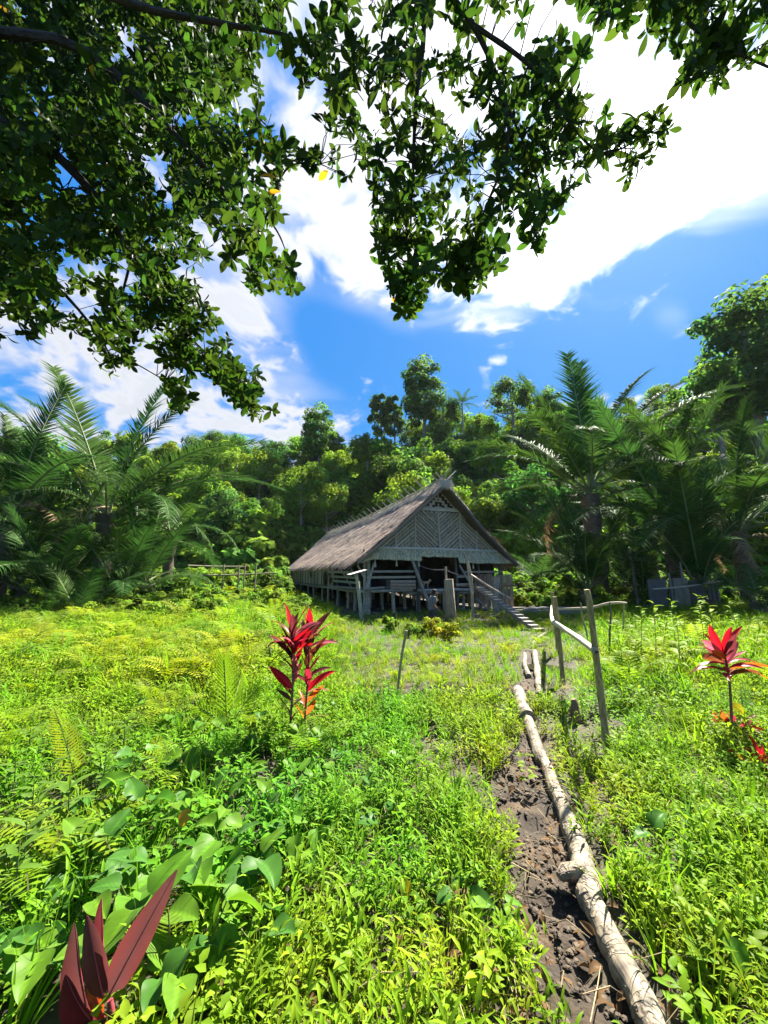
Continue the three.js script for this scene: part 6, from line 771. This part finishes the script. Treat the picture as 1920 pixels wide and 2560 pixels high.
  const GREEN = [0.028, 0.066, 0.006], rosette = (seed) => { const q = rng(seed), parts = []; for (let k = 0; k < 7; k++) { const g = leafG[Math.floor(q() * 3)].clone(), a = k * 2.4 + q(), s = rr(q, 0.5, 1.2), tone = rr(q, 0.6, 1.5), c = g.attributes.color; for (let i = 0; i < c.count; i++) c.setXYZ(i, GREEN[0] * tone, GREEN[1] * tone, GREEN[2] * tone); g.applyMatrix4(XF(V(0, -0.02 * k * q(), 0), a, s, rr(q, -1.1, 0.5))); parts.push(g); } return parts; };
  const ROS = [1, 2, 3, 4, 5].map((k) => rosette(k * 7)), ROSM = ROS.map((p) => mergeGeometries(p));
  const lists = [[], [], [], [], []], cols = [[], [], [], [], []], twigs = new Geo(), singles = [];
  const crown = new THREE.Group(); crown.name = 'crown'; o.add(crown);
  for (const m of masses) {
    const xs = m.poly.map((p) => p[0]), ys = m.poly.map((p) => p[1]), x0 = Math.min(...xs), x1 = Math.max(...xs), y0 = Math.min(...ys), y1 = Math.max(...ys); let n = 0, guard = 0;
    while (n < m.n && guard++ < 60000) {
      const u = rr(r, x0, x1), v = rr(r, y0, y1); if (!inside(m.poly, u, v)) continue; if (fbm(u * 0.013, v * 0.013, 2, 77) < m.gap) continue;
      const D = rr(r, ...m.d), p = at(u, v, D).sub(trunkAt); n++;
      let best = null, bd = 1e9; for (const q of all) { const d = q.distanceToSquared(p); if (d < bd) { bd = d; best = q; } }
      const k = Math.floor(r() * 5), away = p.clone().sub(best).normalize(), axis = V(away.x * 0.9 + rr(r, -0.3, 0.3), -0.15 + away.y * 0.6 + rr(r, -0.3, 0.5), away.z * 0.9 + rr(r, -0.3, 0.3)).normalize();
      const q = new THREE.Quaternion().setFromUnitVectors(V(0, 1, 0), axis), s = rr(r, 0.85, 1.3), mx = new THREE.Matrix4().compose(p, q.multiply(new THREE.Quaternion().setFromAxisAngle(V(0, 1, 0), r() * 6.3)), V(s, s, s));
      const f = rr(r, 0.7, 1.25), col = [f * rr(r, 0.85, 1.35), f, f * 0.9], inView = u > 0 && u < 1920 && v > 0;
      if (Math.sqrt(bd) < 0.55) twigs.tube([best, best.clone().lerp(p, 0.5).add(V(rr(r, -0.05, 0.05), 0.05, rr(r, -0.05, 0.05))), p], [0.006, 0.004, 0.0025], 4, [0.05, 0.042, 0.034]);
      else { const st = p.clone().addScaledVector(axis, -0.16); twigs.tube([st, p], [0.004, 0.0025], 4, [0.05, 0.042, 0.034]); }
      if (inView && singles.length < 300 && D < mix(m.d[0], m.d[1], 0.3) && r() < 0.3) singles.push([mx, k, col]); else { lists[k].push(mx); cols[k].push(col); }
    }
  }
  // the leaves that show largest, each by itself
  const lm = [[1, 1, 1], [1.4, 1.15, 0.9], [0.75, 0.9, 1], [8, 3.2, 0.6]].map((c, k) => { const m = M.glossLeaf.clone(); m.color.setRGB(...(k === 3 ? [0.5, 0.27, 0.012] : [GREEN[0] * c[0], GREEN[1] * c[1], GREEN[2] * c[2]])); m.name = 'canopy leaf ' + k; return m; });
  let made = 0;
  for (const [mx, k, col] of singles) { const q = rng(made + 5); for (let i = 0; i < 7; i++) { if (made >= 294) break; const a = i * 2.4 + q(), l = part('leaf', leafG[Math.floor(q() * 3)], lm[q() < 0.035 ? 3 : Math.floor(q() * 3)], crown); l.applyMatrix4(new THREE.Matrix4().multiplyMatrices(mx, XF(V(0, -0.012 * i * q(), 0), a, rr(q, 0.5, 1.25), rr(q, -1.1, 0.5)))); made++; } if (made >= 294) { lists[k].push(mx); cols[k].push(col); } }
  for (const [u, v, D] of [[640, 385, 3.0], [650, 440, 3.0], [820, 425, 3.2], [705, 480, 3.1], [580, 100, 2.8], [985, 745, 3.6]]) { const l = part('leaf', leafG[0], lm[3], crown); l.position.copy(at(u, v, D).sub(trunkAt)); l.rotation.set(rr(r, 0.2, 1), rr(r, 0, 6), 0.4); l.scale.setScalar(1.3); }
  ROSM.forEach((g, k) => copies('foliage', g, M.glossLeaf, lists[k], cols[k], crown));
  part('twigs', twigs, M.trunk, crown, 'stuff');
  console.log('canopy', lists.map((l) => l.length).join(), made);
}
// a thing that is one mesh is that mesh
for (const o of [...scene.children]) {
  if (!o.isGroup || o.children.length !== 1) continue; const m = o.children[0];
  if (!m.isMesh || m.isInstancedMesh || m.children.length || m.position.lengthSq() > 0 || m.scale.x !== 1 || m.scale.y !== 1) continue;
  m.name = o.name; m.userData = { ...m.userData, ...o.userData }; m.position.copy(o.position); m.quaternion.copy(o.quaternion); m.scale.copy(o.scale); scene.add(m); scene.remove(o);
}
// labels of look-alikes: add where each one stands, counted from the left
{
  const ORD = ['', 'second', 'third', 'fourth', 'fifth', 'sixth', 'seventh', 'eighth', 'ninth', 'tenth', 'eleventh', 'twelfth', 'thirteenth', 'fourteenth', 'fifteenth', 'sixteenth', 'seventeenth', 'eighteenth', 'nineteenth', 'twentieth'];
  const uOf = (o) => { const D = -o.position.z, y = o.position.y - EYE; return 960 + 960 * o.position.x / (D * CT + y * ST); };
  const where = {
    'trees of the hillside forest': (o) => { const u = uOf(o), D = -o.position.z; return (u < 480 ? 'behind the left palms' : u < 830 ? 'left of the house roof' : u < 1130 ? 'above the house roof' : u < 1400 ? 'right of the gable' : 'behind the right palms') + (D < 49 ? ', front row' : D < 56 ? ', second row' : D < 63 ? ', third row' : D < 71 ? ', fourth row' : D < 80 ? ', fifth row' : ', crest'); },
    'broad leaved plants in the foreground grass': (o) => { const D = -o.position.z; return D < 1.9 ? ', nearest row' : D < 2.5 ? ', second row' : D < 3.4 ? ', third row' : ', far row'; },
    'tall leafy weeds at the right': () => '', 'long leaved herbs at the left': () => '', 'baskets hung on the bark wall': () => '',
    'split logs in the yard': (o) => { const D = -o.position.z; return D < 19 ? ', nearest' : D < 20.5 ? ', near row' : D < 22 ? ', middle row' : ', far row'; },
    'scraps under the house': (o) => { const D = -o.position.z; return D < 18 ? ', front edge' : D < 20 ? ', front half' : D < 22 ? ', middle' : ', rear'; },
  };
  const sets = new Map();
  for (const o of scene.children) { const w = where[o.userData.group]; if (!w) continue; const p = w(o), base = o.userData.label.replace(' in the hillside forest', '') + (p && p[0] !== ',' ? ' ' : '') + p; if (!sets.has(base)) sets.set(base, []); sets.get(base).push(o); }
  for (const [base, list] of sets) { list.sort((a, b) => uOf(a) - uOf(b)); list.forEach((o, k) => { const n = list.length; o.userData.label = base + (n === 1 ? '' : ', ' + (k === 0 ? 'leftmost' : k === n - 1 ? 'rightmost' : ORD[k] + ' from left')); }); }
}
renderer.render(scene, camera);
